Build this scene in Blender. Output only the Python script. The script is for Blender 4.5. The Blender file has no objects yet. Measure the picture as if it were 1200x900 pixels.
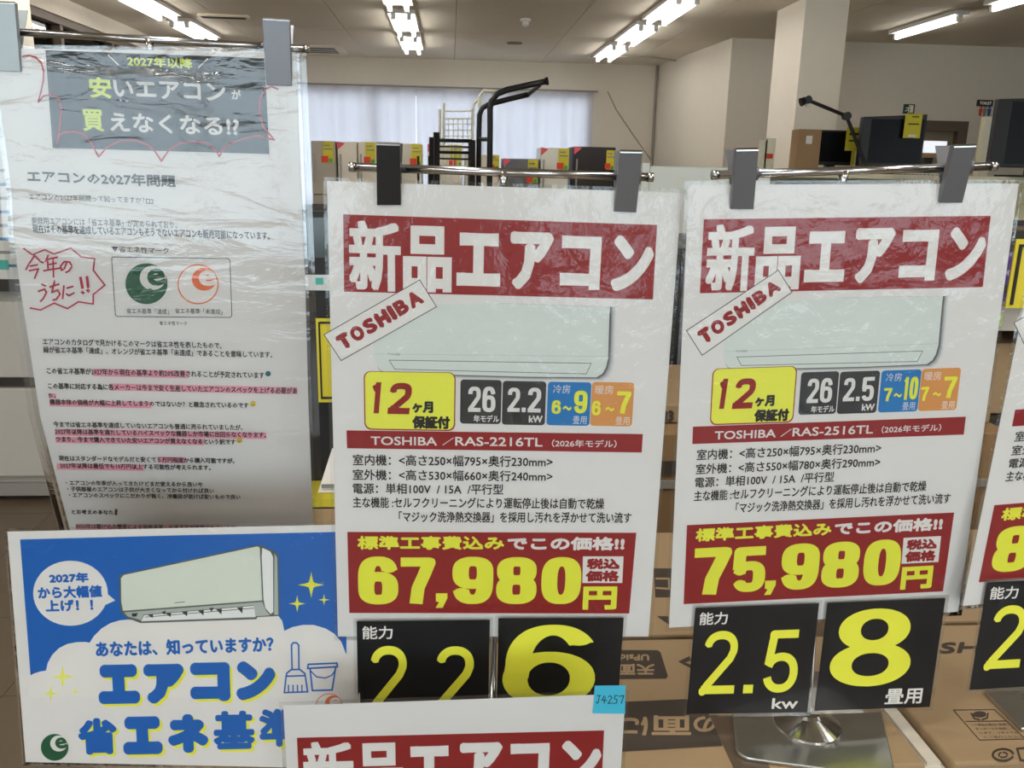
import bpy, bmesh, math
import numpy as np
from mathutils import Vector, Matrix
from mathutils.geometry import delaunay_2d_cdt

SC = bpy.context.scene
COL = SC.collection
PI = math.pi

# ---------------------------------------------------------------- camera
F = 1000.0                                    # focal length in pixels of the 1200 px wide frame
EYE = Vector((0.0, 0.0, 1.5))
def _ray(px, py):                             # camera space: x right, y down, z forward
    return Vector(((px - 600.0) / F, (py - 450.0) / F, 1.0))
_down = _ray(517, 4400).normalized()
_fwd = _ray(528, 197)
_fwd = (_fwd - _fwd.dot(_down) * _down).normalized()
_rgt = _down.cross(_fwd).normalized()         # world X in camera space
# rows: world axes expressed in camera space -> world = M @ cam
M = Matrix((_rgt, _fwd, -_down))
if M.determinant() < 0:
    raise RuntimeError('handedness')
cam_data = bpy.data.cameras.new('camera')
cam = bpy.data.objects.new('camera', cam_data)
COL.objects.link(cam)
cam_data.sensor_width = 36.0
cam_data.lens = F / 1200.0 * 36.0
cam_data.clip_start = 0.02
R3 = M @ Matrix(((1, 0, 0), (0, -1, 0), (0, 0, -1)))
cam.matrix_world = Matrix.Translation(EYE) @ R3.to_4x4()
SC.camera = cam

# ---------------------------------------------------------------- world, lights, exposure
world = bpy.data.worlds.new('world')
SC.world = world
world.use_nodes = True
wn = world.node_tree
wn.nodes['Background'].inputs[0].default_value = (0.76, 0.90, 1.0, 1)
wn.nodes['Background'].inputs[1].default_value = 5.0
SC.view_settings.view_transform = 'Standard'
SC.view_settings.look = 'None'
SC.view_settings.gamma = 1.0
SC.view_settings.exposure = 0.10
SC.cycles.use_denoising = True
SC.cycles.max_bounces = 8
SC.cycles.transparent_max_bounces = 24
SC.cycles.sample_clamp_indirect = 6.0
TUBE = 12.5                                    # emission of the fluorescent tubes
CEIL = 2.93
def area(name, loc, sx, sy, power, rot=(0, 0, 0), color=(1.0, 0.96, 0.90)):
    l = bpy.data.lights.new(name, 'AREA')
    l.shape = 'RECTANGLE'; l.size = sx; l.size_y = sy; l.energy = power; l.color = color
    o = bpy.data.objects.new(name, l); COL.objects.link(o)
    o.location = loc; o.rotation_euler = rot
    return o
# the shop's tube rows go on behind the photographer
for ix, X in enumerate((-2.8, -0.45, 1.95, 4.4)):
    for k in range(3):
        area('fluorescent_lamp', (X, -4.6 + k * 2.6, CEIL - 0.09), 0.2, 1.25, 25)

# ---------------------------------------------------------------- helpers
def lin(c):
    c /= 255.0
    return c / 12.92 if c <= 0.04045 else ((c + 0.055) / 1.055) ** 2.4
E0 = 0.76
def rgb(r, g, b, e=E0):
    return tuple(min(0.93, lin(v) / e) for v in (r, g, b))

_mats = {}
def mat(name, color, rough=0.55, metal=0.0, noise=0.0, scale=30.0, bump=0.0, emit=0.0, spec=0.5, aniso=None, seed=0.0):
    if name in _mats: return _mats[name]
    m = bpy.data.materials.new(name); m.use_nodes = True
    nt = m.node_tree; b = nt.nodes['Principled BSDF']
    b.inputs['Base Color'].default_value = (*color, 1)
    b.inputs['Roughness'].default_value = rough
    b.inputs['Metallic'].default_value = metal
    b.inputs['Specular IOR Level'].default_value = spec
    if emit:
        b.inputs['Emission Color'].default_value = (*color, 1)
        b.inputs['Emission Strength'].default_value = emit
    tc = nt.nodes.new('ShaderNodeTexCoord')
    mp = nt.nodes.new('ShaderNodeMapping')
    nt.links.new(tc.outputs['Object'], mp.inputs[0])
    if aniso: mp.inputs['Scale'].default_value = aniso
    n = nt.nodes.new('ShaderNodeTexNoise')
    n.inputs['Scale'].default_value = scale; n.inputs['Detail'].default_value = 4
    nt.links.new(mp.outputs[0], n.inputs['Vector'])
    amt = noise if noise else 0.03
    mx = nt.nodes.new('ShaderNodeMix'); mx.data_type = 'RGBA'
    mx.inputs['A'].default_value = (*[c * (1 - amt) for c in color], 1)
    mx.inputs['B'].default_value = (*[min(1, c * (1 + amt)) for c in color], 1)
    nt.links.new(n.outputs['Fac'], mx.inputs['Factor'])
    nt.links.new(mx.outputs['Result'], b.inputs['Base Color'])
    if bump:
        bp = nt.nodes.new('ShaderNodeBump'); bp.inputs['Strength'].default_value = 1.0
        bp.inputs['Distance'].default_value = bump
        nt.links.new(n.outputs['Fac'], bp.inputs['Height'])
        nt.links.new(bp.outputs[0], b.inputs['Normal'])
    _mats[name] = m
    return m

def film_mat(name, stretch, scale, dist, refl=1.6, rough=0.03, fine=0.0, fscale=320):
    """clear plastic film: see-through with a rippled glossy face"""
    m = bpy.data.materials.new(name); m.use_nodes = True
    nt = m.node_tree; nt.nodes.clear()
    out = nt.nodes.new('ShaderNodeOutputMaterial')
    mix = nt.nodes.new('ShaderNodeMixShader')
    tr = nt.nodes.new('ShaderNodeBsdfTransparent'); tr.inputs[0].default_value = (0.97, 0.975, 0.975, 1)
    gl = nt.nodes.new('ShaderNodeBsdfGlossy'); gl.inputs['Roughness'].default_value = rough
    fr = nt.nodes.new('ShaderNodeFresnel'); fr.inputs[0].default_value = 1.5
    mu = nt.nodes.new('ShaderNodeMath'); mu.operation = 'MULTIPLY'; mu.inputs[1].default_value = refl
    tc = nt.nodes.new('ShaderNodeTexCoord'); mp = nt.nodes.new('ShaderNodeMapping')
    mp.inputs['Scale'].default_value = stretch
    n = nt.nodes.new('ShaderNodeTexNoise'); n.inputs['Scale'].default_value = scale
    n.inputs['Detail'].default_value = 5; n.inputs['Roughness'].default_value = 0.5; n.inputs['Distortion'].default_value = 0.6
    bp = nt.nodes.new('ShaderNodeBump'); bp.inputs['Distance'].default_value = dist; bp.inputs['Strength'].default_value = 1.0
    L = nt.links.new
    L(tc.outputs['Object'], mp.inputs[0]); L(mp.outputs[0], n.inputs['Vector']); L(n.outputs['Fac'], bp.inputs['Height'])
    nrm = bp.outputs[0]
    if fine:
        n2 = nt.nodes.new('ShaderNodeTexNoise'); n2.inputs['Scale'].default_value = fscale; n2.inputs['Detail'].default_value = 3
        b2 = nt.nodes.new('ShaderNodeBump'); b2.inputs['Distance'].default_value = fine
        L(tc.outputs['Object'], n2.inputs['Vector']); L(n2.outputs['Fac'], b2.inputs['Height'])
        L(nrm, b2.inputs['Normal']); nrm = b2.outputs[0]
    L(nrm, gl.inputs['Normal'])
    L(fr.outputs[0], mu.inputs[0]); L(mu.outputs[0], mix.inputs[0])
    L(tr.outputs[0], mix.inputs[1]); L(gl.outputs[0], mix.inputs[2]); L(mix.outputs[0], out.inputs[0])
    _mats[name] = m
    return m

def w_dir(px, py): return M @ _ray(px, py)
def at(px, py, depth): return EYE + w_dir(px, py) * depth                   # depth along the optical axis
def at_y(px, py, y): d = w_dir(px, py); return EYE + d * ((y - EYE.y) / d.y)
def at_z(px, py, z): d = w_dir(px, py); return EYE + d * ((z - EYE.z) / d.z)
def at_x(px, py, x): d = w_dir(px, py); return EYE + d * ((x - EYE.x) / d.x)

def empty(name, loc, label=None, cat=None, group=None, kind=None):
    o = bpy.data.objects.new(name, None); COL.objects.link(o); o.location = loc
    o.empty_display_size = 0.05
    tag(o, label, cat, group, kind); return o
def tag(o, label=None, cat=None, group=None, kind=None):
    if label: o['label'] = label
    if cat: o['category'] = cat
    if group: o['group'] = group
    if kind: o['kind'] = kind
    return o
def _root_loc(p):
    l = Vector((0, 0, 0))
    while p is not None: l = l + p.location; p = p.parent
    return l
class MB:
    """mesh builder in world coordinates"""
    def __init__(s): s.v = []; s.f = []; s.mi = []
    def add(s, vs, fs, mi=0):
        o = len(s.v); s.v += [Vector(v) for v in vs]
        s.f += [tuple(i + o for i in f) for f in fs]; s.mi += [mi] * len(fs); return s
    def box(s, x0, x1, y0, y1, z0, z1, mi=0, rz=0.0, c=None):
        vs = [Vector((x, y, z)) for z in (z0, z1) for y in (y0, y1) for x in (x0, x1)]
        if rz:
            c = Vector(c) if c else Vector(((x0 + x1) / 2, (y0 + y1) / 2, 0)); R = Matrix.Rotation(rz, 3, 'Z')
            vs = [R @ (v - c) + c for v in vs]
        return s.add(vs, [(0, 2, 3, 1), (4, 5, 7, 6), (0, 1, 5, 4), (2, 6, 7, 3), (0, 4, 6, 2), (1, 3, 7, 5)], mi)
    def slab(s, quad, off, mi=0):
        """closed plate: four world points and the vector to their twins"""
        off = Vector(off); q = [Vector(p) for p in quad]
        return s.add(q + [p + off for p in q], [(0, 1, 2, 3), (7, 6, 5, 4), (0, 4, 5, 1), (1, 5, 6, 2), (2, 6, 7, 3), (3, 7, 4, 0)], mi)
    def tube(s, pts, r, n=10, mi=0):
        pts = [Vector(p) for p in pts]; rings = []
        rr = r if isinstance(r, (list, tuple)) else [r] * len(pts)
        prev = None
        for i, p in enumerate(pts):
            t = (pts[min(i + 1, len(pts) - 1)] - pts[max(i - 1, 0)]).normalized()
            if prev is None:
                a = Vector((0, 0, 1)) if abs(t.z) < 0.9 else Vector((1, 0, 0))
                u = t.cross(a).normalized()
            else: u = (prev - t * prev.dot(t)).normalized()
            prev = u; w = t.cross(u)
            rings.append([p + (u * math.cos(2 * PI * k / n) + w * math.sin(2 * PI * k / n)) * rr[i] for k in range(n)])
        vs = [v for rg in rings for v in rg]; fs = []
        for i in range(len(pts) - 1):
            for k in range(n):
                k2 = (k + 1) % n; fs.append((i * n + k, i * n + k2, (i + 1) * n + k2, (i + 1) * n + k))
        fs.append(tuple(range(n))[::-1]); fs.append(tuple((len(pts) - 1) * n + k for k in range(n)))
        return s.add(vs, fs, mi)
    def lathe(s, c, prof, n=32, mi=0):
        c = Vector(c); vs = []; fs = []
        for r, z in prof:
            vs += [c + Vector((r * math.cos(2 * PI * k / n), r * math.sin(2 * PI * k / n), z)) for k in range(n)]
        for i in range(len(prof) - 1):
            for k in range(n):
                k2 = (k + 1) % n; fs.append((i * n + k, i * n + k2, (i + 1) * n + k2, (i + 1) * n + k))
        fs.append(tuple(range(n))[::-1]); fs.append(tuple((len(prof) - 1) * n + k for k in range(n)))
        return s.add(vs, fs, mi)
    def obj(s, name, m, parent=None, smooth=False, bevel=0.0, loc=None):
        me = bpy.data.meshes.new(name)
        org = _root_loc(parent) if parent is not None else (Vector(loc) if loc is not None else Vector((0, 0, 0)))
        me.from_pydata([tuple(v - org) for v in s.v], [], s.f)
        for mm in (m if isinstance(m, (list, tuple)) else [m]): me.materials.append(mm)
        if len(set(s.mi)) > 1: me.polygons.foreach_set('material_index', s.mi)
        if smooth: me.polygons.foreach_set('use_smooth', [True] * len(me.polygons))
        me.update()
        o = bpy.data.objects.new(name, me); COL.objects.link(o)
        if parent is not None: o.parent = parent
        elif loc is not None: o.location = loc
        if bevel:
            b = o.modifiers.new('bevel', 'BEVEL'); b.width = bevel; b.segments = 2; b.limit_method = 'ANGLE'
            b.harden_normals = False
        return o

# ---------------------------------------------------------------- glyphs
_gl = {}
def glyphs(s, res=3, off=0.0):
    k = (s, res, off)
    if k in _gl: return _gl[k]
    c = bpy.data.curves.new('t', 'FONT'); c.body = s; c.resolution_u = res; c.offset = off
    o = bpy.data.objects.new('t', c)
    me = bpy.data.meshes.new_from_object(o)
    V = np.array([(v.co.x, v.co.y) for v in me.vertices]); Fc = [tuple(p.vertices) for p in me.polygons]
    bpy.data.objects.remove(o); bpy.data.curves.remove(c); bpy.data.meshes.remove(me)
    lo = V.min(0); hi = V.max(0); sp = np.maximum(hi - lo, 1e-6)
    V = (V - lo) / sp; V[:, 1] = 1 - V[:, 1]                        # unit box, y down
    _gl[k] = (V, Fc); return _gl[k]

_un = {}
def union2d(pts, faces):
    """merge overlapping polygons into one flat outline (non-overlapping triangles)"""
    pts = np.array(pts); lo = pts.min(0); sc = max((pts.max(0) - lo).max(), 1e-9)
    V = [Vector((float((x - lo[0]) / sc), float((y - lo[1]) / sc))) for x, y in pts]
    F2 = []
    for f in faces:
        a = sum(V[f[i - 1]].x * V[f[i]].y - V[f[i]].x * V[f[i - 1]].y for i in range(len(f)))
        if abs(a) > 1e-9: F2.append(list(f) if a > 0 else list(f)[::-1])
    v, e, fc, ov, oe, of = delaunay_2d_cdt(V, [], F2, 0, 1e-6, True)
    return [(p.x * sc + lo[0], p.y * sc + lo[1]) for p in v], [tuple(f) for f, o in zip(fc, of) if o]

def stroke_shape(paths, bx, by, n=14):
    """heavy numerals: elliptical brush swept along paths in the unit box (y down)"""
    vs = []; fs = []
    for path in paths:
        P = [np.array((p[0] / bx, p[1] / by)) for p in path]
        for i in range(len(P) - 1):
            d = P[i + 1] - P[i]; L = np.linalg.norm(d)
            if L < 1e-9: continue
            d = d / L; q = np.array((-d[1], d[0])); o = len(vs)
            vs += [P[i] + q, P[i + 1] + q, P[i + 1] - q, P[i] - q]; fs.append((o, o + 1, o + 2, o + 3))
        for i in range(1, len(P) - 1):
            o = len(vs); vs += [P[i] + np.array((math.cos(2 * PI * k / n), math.sin(2 * PI * k / n))) for k in range(n)]
            fs.append(tuple(range(o, o + n)))
    V = np.array(vs) * np.array((bx, by))
    return V, fs
def arc(cx, cy, rx, ry, a0, a1, n=14, p=2.0):
    r = []
    for i in range(n + 1):
        a = math.radians(a0 + (a1 - a0) * i / n); c, s = math.cos(a), math.sin(a)
        r.append((cx + rx * math.copysign(abs(c) ** (2 / p), c), cy + ry * math.copysign(abs(s) ** (2 / p), s)))
    return r
def heavy(ch, bx=0.2, by=0.105):
    x0, x1, y0, y1 = bx, 1 - bx, by, 1 - by
    mx, my = 0.5, 0.5; rx = (x1 - x0) / 2; ry = (y1 - y0) / 2; p = 2.9
    if ch == '0': P = [arc(mx, my, rx, ry, 0, 372, 30, p)]
    elif ch == '8':
        a = (y0 + 0.485) / 2; b = (0.485 + y1) / 2
        P = [arc(mx, a, rx * 0.96, 0.485 - a, 0, 380, 24, p), arc(mx, b, rx, b - 0.485, 0, 380, 24, p)]
    elif ch == '6':
        b = (0.42 + y1) / 2
        P = [arc(mx, my, rx, ry, -22, -180, 16, p) + [(x0, b)], arc(mx, b, rx, y1 - b, 0, 380, 24, p)]
    elif ch == '9':
        b = (0.58 + y0) / 2
        P = [arc(mx, my, rx, ry, 158, 0, 16, p) + [(x1, b)], arc(mx, b, rx, b - y0, 0, 380, 24, p)]
    elif ch == '7': P = [[(0.0, y0), (x1, y0), (0.99 - bx * .6, y0 + .02)], [(1 - bx * .95, y0), (0.68, 0.36), (0.5, 0.66), (0.44, 1.0)]]
    elif ch == '5':
        b = (0.42 + y1) / 2
        P = [[(0.97, y0), (x0, y0), (x0 - .02, 0.5)], arc(mx, b, rx, y1 - b, -170, 160, 22, p)]
    elif ch == '2':
        a = 0.30
        P = [arc(mx, a, rx, a - y0, -180, 20, 14, p) + [(x1 - .05, 0.45), (x0 + .1, 0.82)], [(x0 + .12, .78), (x0, y1 - .01), (x0 + .02, y1)], [(0.0, y1), (1.0, y1)]]
    elif ch == '1': P = [[(0.5, 0), (0.5, 1.0)], [(0.1, .22), (0.5, .12), (.5, .1)]]
    elif ch == '4': P = [[(.7, 0), (.7, 1)], [(.7, .05), (.1, .68), (.12, .72)], [(0, .72), (1, .72)]]
    V, fs = stroke_shape(P, bx, by)
    return V, fs

# ---------------------------------------------------------------- flat printed sheets
def homog(src, dst):
    A = []
    for (x, y), (u, v) in zip(src, dst):
        A.append([x, y, 1, 0, 0, 0, -u * x, -u * y, -u]); A.append([0, 0, 0, x, y, 1, -v * x, -v * y, -v])
    return np.linalg.svd(np.array(A, float))[2][-1].reshape(3, 3)
def hmap(H, x, y):
    r = H @ np.array((x, y, 1.0)); return r[0] / r[2], r[1] / r[2]
def plane_of(quad, W, Hh):
    """plane (camera space n, d) of a W x Hh rectangle seen as quad TL,TR,BR,BL"""
    h = homog([(0, 0), (W, 0), (W, Hh), (0, Hh)], [((x - 600) / F, (y - 450) / F) for x, y in quad])
    s = 2.0 / (np.linalg.norm(h[:, 0]) + np.linalg.norm(h[:, 1]))
    if h[2, 2] < 0: s = -s
    a, b, c = h[:, 0] * s, h[:, 1] * s, h[:, 2] * s
    n = np.cross(a, b); n /= np.linalg.norm(n)
    return n, float(n @ c)

class Sheet:
    PR = 0.00010                              # first print layer in front of the paper
    def __init__(s, name, depth, slope=lambda y: 0, lean=lambda x: 0, H=None):
        s.depth = depth; s.slope = slope; s.lean = lean; s.H = H; s.root = None
    def P(s, x, y, off=0.0, canon=True):
        if canon and s.H is not None: x, y = hmap(s.H, x, y)
        return at(x, y, s.depth(x, y) - off)
    def box(s, b):
        x0, y0, x1, y1 = b; mx, my = (x0 + x1) / 2, (y0 + y1) / 2
        sl = s.slope(my)
        return [(x + s.lean(x) * (y - my), y + sl * (x - mx)) for x, y in ((x0, y0), (x1, y0), (x1, y1), (x0, y1))]
    def shape(s, quad, V, Fc, layer, mb, r=0.0, sq=False, canon=True, it=0.0, merge=False):
        q = np.array(quad, float)
        w = max(1e-6, np.linalg.norm(q[1] - q[0])); h = max(1e-6, np.linalg.norm(q[3] - q[0]))
        if r < .18: r = 0.0
        if r:
            a = min(r / w, .45); b = min(r / h, .45); V = V * np.array((1 - 2 * a, 1 - 2 * b)) + np.array((a, b))
            if r < .4: offs = [(-.7, -.7), (.7, -.7), (.7, .7), (-.7, .7)]
            elif r < .9 and not sq: offs = [(-1, 0), (1, 0), (0, -1), (0, 1), (-.7, -.7), (.7, .7)]
            elif sq: offs = [(i, j) for i in (-1, 0, 1) for j in (-1, 0, 1)]
            elif r > 2.2: offs = [(math.cos(k * PI / 8), math.sin(k * PI / 8)) for k in range(16)] + [(0, 0)]
            else: offs = [(math.cos(k * PI / 4), math.sin(k * PI / 4)) for k in range(8)] + [(0, 0)]
            if r > 2.2: offs += [(.5 * math.cos(k * PI / 4), .5 * math.sin(k * PI / 4)) for k in range(8)]
            if r > 2.2 and sq: offs = offs[:9]; offs += [(i * a_, j * b_) for i in (-1, 1) for j in (-1, 1) for a_, b_ in ((1, .5), (.5, 1))]
        else: offs = [(0, 0)]
        u, v = V[:, 0][:, None], V[:, 1][:, None]
        if it: u = u + it * (0.5 - v)
        base = q[0] * (1 - u) * (1 - v) + q[1] * u * (1 - v) + q[2] * u * v + q[3] * (1 - u) * v
        if merge:
            key = (len(V), float(V.sum()), tuple(q.round(3).ravel()), r, sq, it)
            if key in _un:
                pts, fcs = _un[key]
                mb.add([s.P(x, y, s.PR + layer * 4e-5, canon) for x, y in pts], fcs); return mb
            pts = []; fcs = []
            for i, j in offs:
                o = len(pts); pts += [(x + i * r, y + j * r) for x, y in base]; fcs += [tuple(t + o for t in f) for f in Fc]
            pts, fcs = union2d(pts, fcs); _un[key] = (pts, fcs)
            mb.add([s.P(x, y, s.PR + layer * 4e-5, canon) for x, y in pts], fcs); return mb
        for k, (i, j) in enumerate(offs):
            z = s.PR + layer * 4e-5 + k * 1.5e-6
            mb.add([s.P(x + i * r, y + j * r, z, canon) for x, y in base], Fc)
        return mb
    def text(s, st, box, layer, mb, r=0.0, sq=False, res=3, quad=None, canon=True, it=0.0):
        V, Fc = glyphs(st, res)
        return s.shape(quad or s.box(box), V, Fc, layer, mb, r, sq, canon, it)
    def num(s, ch, box, layer, mb, bx=.2, by=.105, it=0.0, quad=None, canon=True):
        V, Fc = heavy(ch, bx, by); return s.shape(quad or s.box(box), V, Fc, layer, mb, it=it, canon=canon, merge=True)
    def poly(s, pts, layer, mb, canon=True):
        z = s.PR + layer * 4e-5
        return mb.add([s.P(x, y, z, canon) for x, y in pts], [tuple(range(len(pts)))])
    def rrect(s, b, rad, layer, mb):
        x0, y0, x1, y1 = b; pts = []
        for cx, cy, a in ((x1 - rad, y0 + rad, -90), (x1 - rad, y1 - rad, 0), (x0 + rad, y1 - rad, 90), (x0 + rad, y0 + rad, 180)):
            for k in range(6):
                t = math.radians(a + 18 * k); pts.append((cx + rad * math.cos(t), cy + rad * math.sin(t)))
        mx, my = (x0 + x1) / 2, (y0 + y1) / 2; sl = s.slope(my)
        return s.poly([(x + s.lean(x) * (y - my), y + sl * (x - mx)) for x, y in pts], layer, mb)
    def disc(s, cx, cy, rx, layer, mb, ry=None, canon=True, n=40):
        ry = ry or rx
        return s.poly([(cx + rx * math.cos(2 * PI * k / n), cy + ry * math.sin(2 * PI * k / n)) for k in range(n)], layer, mb, canon)
    def line(s, pts, w, layer, mb, canon=True):
        for i in range(len(pts) - 1):
            a, b = np.array(pts[i], float), np.array(pts[i + 1], float); d = b - a; L = np.linalg.norm(d)
            if L < 1e-6: continue
            d /= L; q = np.array((-d[1], d[0])) * w / 2; e = d * w * .35
            z = s.PR + layer * 4e-5 + (i % 7) * 1.5e-6
            mb.add([s.P(*p, z, canon) for p in (a + q - e, b + q + e, b - q + e, a - q - e)], [(0, 1, 2, 3)])
        return mb
    def sheet_mesh(s, quad, t0, t1, nx=1, ny=1, canon=False):
        """thin closed sheet from depth offset t0 (front) to t1 (back) over a pixel quad"""
        q = np.array(quad, float); mb = MB(); vs = []
        for t in (t0, t1):
            for j in range(ny + 1):
                for i in range(nx + 1):
                    u, v = i / nx, j / ny
                    p = q[0] * (1 - u) * (1 - v) + q[1] * u * (1 - v) + q[2] * u * v + q[3] * (1 - u) * v
                    vs.append(s.P(p[0], p[1], t, canon))
        N = (nx + 1) * (ny + 1); I = lambda i, j: j * (nx + 1) + i
        fs = []
        for j in range(ny):
            for i in range(nx):
                a = (I(i, j), I(i + 1, j), I(i + 1, j + 1), I(i, j + 1)); fs.append(a[::-1]); fs.append(tuple(k + N for k in a))
        for i in range(nx): fs.append((I(i, 0), I(i + 1, 0), I(i + 1, 0) + N, I(i, 0) + N)); fs.append((I(i + 1, ny), I(i, ny), I(i, ny) + N, I(i + 1, ny) + N))
        for j in range(ny): fs.append((I(0, j + 1), I(0, j), I(0, j) + N, I(0, j + 1) + N)); fs.append((I(nx, j), I(nx, j + 1), I(nx, j + 1) + N, I(nx, j) + N))
        return mb.add(vs, fs)

def plane_depth(n, d, k=1.0):
    return lambda x, y: k * d / (n[0] * (x - 600) / F + n[1] * (y - 450) / F + n[2])
def zoomer(ox, oy, sc):
    return (lambda x0, y0, x1, y1: (ox + x0 * sc, oy + y0 * sc, ox + x1 * sc, oy + y1 * sc)), (lambda x, y: (ox + x * sc, oy + y * sc))

# ---------------------------------------------------------------- materials
paper = mat('paper', rgb(213, 210, 206), 0.6, noise=0.02, scale=90, bump=0.00002)
red = mat('printed_red', rgb(146, 26, 26), 0.55)
white_ink = mat('printed_white', rgb(216, 213, 208), 0.6)
yellow = mat('printed_yellow', rgb(242, 226, 66), 0.55)
black_ink = mat('printed_black', rgb(24, 22, 22), 0.5)
char_ink = mat('printed_charcoal', rgb(52, 52, 52), 0.5)
blue_tile = mat('printed_sky_blue', rgb(25, 120, 180), 0.55)
orange_ink = mat('printed_orange', rgb(206, 148, 82), 0.55)
yel_badge = mat('printed_lemon', rgb(240, 232, 80), 0.55)
blue_ink = mat('printed_blue', rgb(0, 98, 176), 0.55)
green_ink = mat('printed_green', rgb(20, 88, 55), 0.55)
or_line = mat('printed_red_orange', rgb(215, 110, 60), 0.55)
pink = mat('marker_pink', rgb(232, 150, 165), 0.6)
crimson = mat('marker_crimson', rgb(170, 30, 60), 0.55)
navy = mat('printed_dark_teal', rgb(42, 52, 56), 0.5)
lime = mat('printed_lime', rgb(205, 225, 70), 0.55)
pale_unit = mat('printed_pale_grey', rgb(204, 209, 203), 0.55)
grey_line = mat('printed_grey_line', rgb(120, 125, 122), 0.55)
card_black = mat('card_black', rgb(16, 16, 20), 0.45)
chrome = mat('chrome', (0.50, 0.50, 0.50), 0.16, 1.0, noise=0.04, scale=40)
clip_steel = mat('clip_steel', (0.19, 0.195, 0.21), 0.38, 0.6, noise=0.06, scale=200, aniso=(1, 1, 6))
clip_dark = mat('clip_dark_reflection', (0.012, 0.012, 0.014), 0.38, 0.0, noise=0.2, scale=300)  # metal clip; the darkness it mirrors is put into the colour
clip_light = mat('clip_pale_reflection', (0.36, 0.41, 0.43), 0.4, 0.3)  # metal clip; its pale blue reflection is put into the colour
plate_steel = mat('base_steel', (0.62, 0.62, 0.60), 0.30, 1.0, noise=0.12, scale=14, aniso=(1, 3, 1))
film_smooth = film_mat('laminate_film', (1, 1, 1), 22, 0.0024, 1.0, 0.03, 0.0005, 90)
film_card = film_mat('card_sleeve', (1, 1, 1), 20, 0.0008, 0.4, 0.05)
film_wavy = film_mat('loose_clear_film', (0.5, 1, 1.8), 20, 0.0016, 2.0, 0.03, 0.00002)
sleeve = film_mat('clear_sleeve', (1, 1, 0.3), 30, 0.0010, 1.6, 0.05)

# ================================================================= THE ROOM
wall_m = mat('wall_paint', rgb(184, 177, 165, .62), 0.85, noise=0.03, scale=14, bump=0.0006)
ceil_m = mat('ceiling_board', rgb(180, 172, 158, .62), 0.9, noise=0.03, scale=6)
floor_m = mat('vinyl_tile', rgb(96, 84, 68, .66), 0.4, noise=0.12, scale=9, bump=0.0002)
trim_m = mat('aluminium_trim', rgb(150, 145, 138), 0.4, 0.4)
dark_trim = mat('door_frame_brown', rgb(92, 80, 68), 0.5)
XL, XR, YB, YF, YN = -3.55, 9.0, -7.2, 12.5, 9.8
XW = -7.4                                     # unseen width added behind the camera, so the notice film mirrors the windows
T = 0.15
def struct(name, mb, m, parent=None, **k):
    o = mb.obj(name, m, parent, **k)
    if parent is None: o['kind'] = 'structure'
    return o
floor = struct('floor', MB().box(XW - T, XR + T, YB - T, YF + T, -0.12, -0.004), mat('floor_screed', rgb(70, 62, 52), 0.8))
tile_me = None
import random
random.seed(4)
TS = 0.45
for i in range(7):
    for j in range(7):
        x = XL + 0.02 + i * TS + TS / 2; y = 1.35 + j * TS + TS / 2
        if tile_me is None:
            o = MB().box(-TS / 2 + .0015, TS / 2 - .0015, -TS / 2 + .0015, TS / 2 - .0015, -0.004, 0.0).obj('floor_tile', floor_m, floor); tile_me = o.data
        else:
            o = bpy.data.objects.new('floor_tile', tile_me); COL.objects.link(o); o.parent = floor
        o.location = (x, y, random.uniform(-.0003, .0003))
ys = 1.35; ye = 1.35 + 7 * TS; xe = XL + 0.02 + 7 * TS
MB().box(XL, XR, 1.0, ys, -.004, 0).box(XW, XR, YB, 1.0, -.004, 0).box(XL, XR, ye, YF, -.004, 0).box(xe, XR, ys, ye, -.004, 0).obj('floor_covering', floor_m, floor)

ceiling = struct('ceiling', MB().box(XW - T, XR + T, YB - T, YF + T, CEIL + 0.012, CEIL + 0.15), mat('ceiling_void', rgb(110, 102, 90), 0.9))
pan = None; PW, PL = 1.2, 2.4
nx = int(math.ceil((XR - XL) / PW)); y = YF
row = 0
while y > 3.0:
    for i in range(nx):
        x0 = XL + i * PW; w = min(PW, XR - x0)
        if w < PW: continue
        if pan is None:
            o = MB().box(-PW / 2 + .003, PW / 2 - .003, -PL / 2 + .003, PL / 2 - .003, 0, 0.012).obj('ceiling_panel', ceil_m, ceiling); pan = o.data
        else:
            o = bpy.data.objects.new('ceiling_panel', pan); COL.objects.link(o); o.parent = ceiling
        o.location = (x0 + PW / 2, y - PL / 2, CEIL)
    y -= PL
MB().box(XL, XR, 1.0, y, CEIL, CEIL + .012).box(XW, XR, YB, 1.0, CEIL, CEIL + .012).box(XL + nx * PW - PW if XL + nx * PW > XR else XR, XR, y, YF, CEIL, CEIL + .012).obj('ceiling_board', ceil_m, ceiling)

# far wall with the curtained window
wx0 = at_y(360, 110, YF).x - 0.6; wx1 = at_y(691, 112, YF).x
wz1 = at_y(520, 107, YF).z; wz0 = 0.9
struct('wall_far', MB().box(XL - T, wx0, YF, YF + T, 0, CEIL).box(wx1, 3.1, YF, YF + T, 0, CEIL).box(wx0, wx1, YF, YF + T, 0, wz0).box(wx0, wx1, YF, YF + T, wz1, CEIL), wall_m)
xa = at_y(771, 91, YF).x; xb = at_y(857, 61, YN).x
mb = MB(); mb.slab([(xa, YF, 0), (xb, YN, 0), (xb, YN, CEIL), (xa, YF, CEIL)], (T, 0, 0)); struct('wall_niche_side', mb, wall_m)
dx0 = at_y(1052, 150, YN).x; dx1 = at_y(1128, 150, YN).x; dz = at_y(1100, 147, YN).z
struct('wall_right_front', MB().box(xb + T, dx0, YN, YN + T, 0, CEIL).box(dx1, XR + T, YN, YN + T, 0, CEIL).box(dx0, dx1, YN, YN + T, dz, CEIL), wall_m)
struct('wall_right', MB().box(XR, XR + T, YB, YN, 0, CEIL), wall_m)
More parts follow.
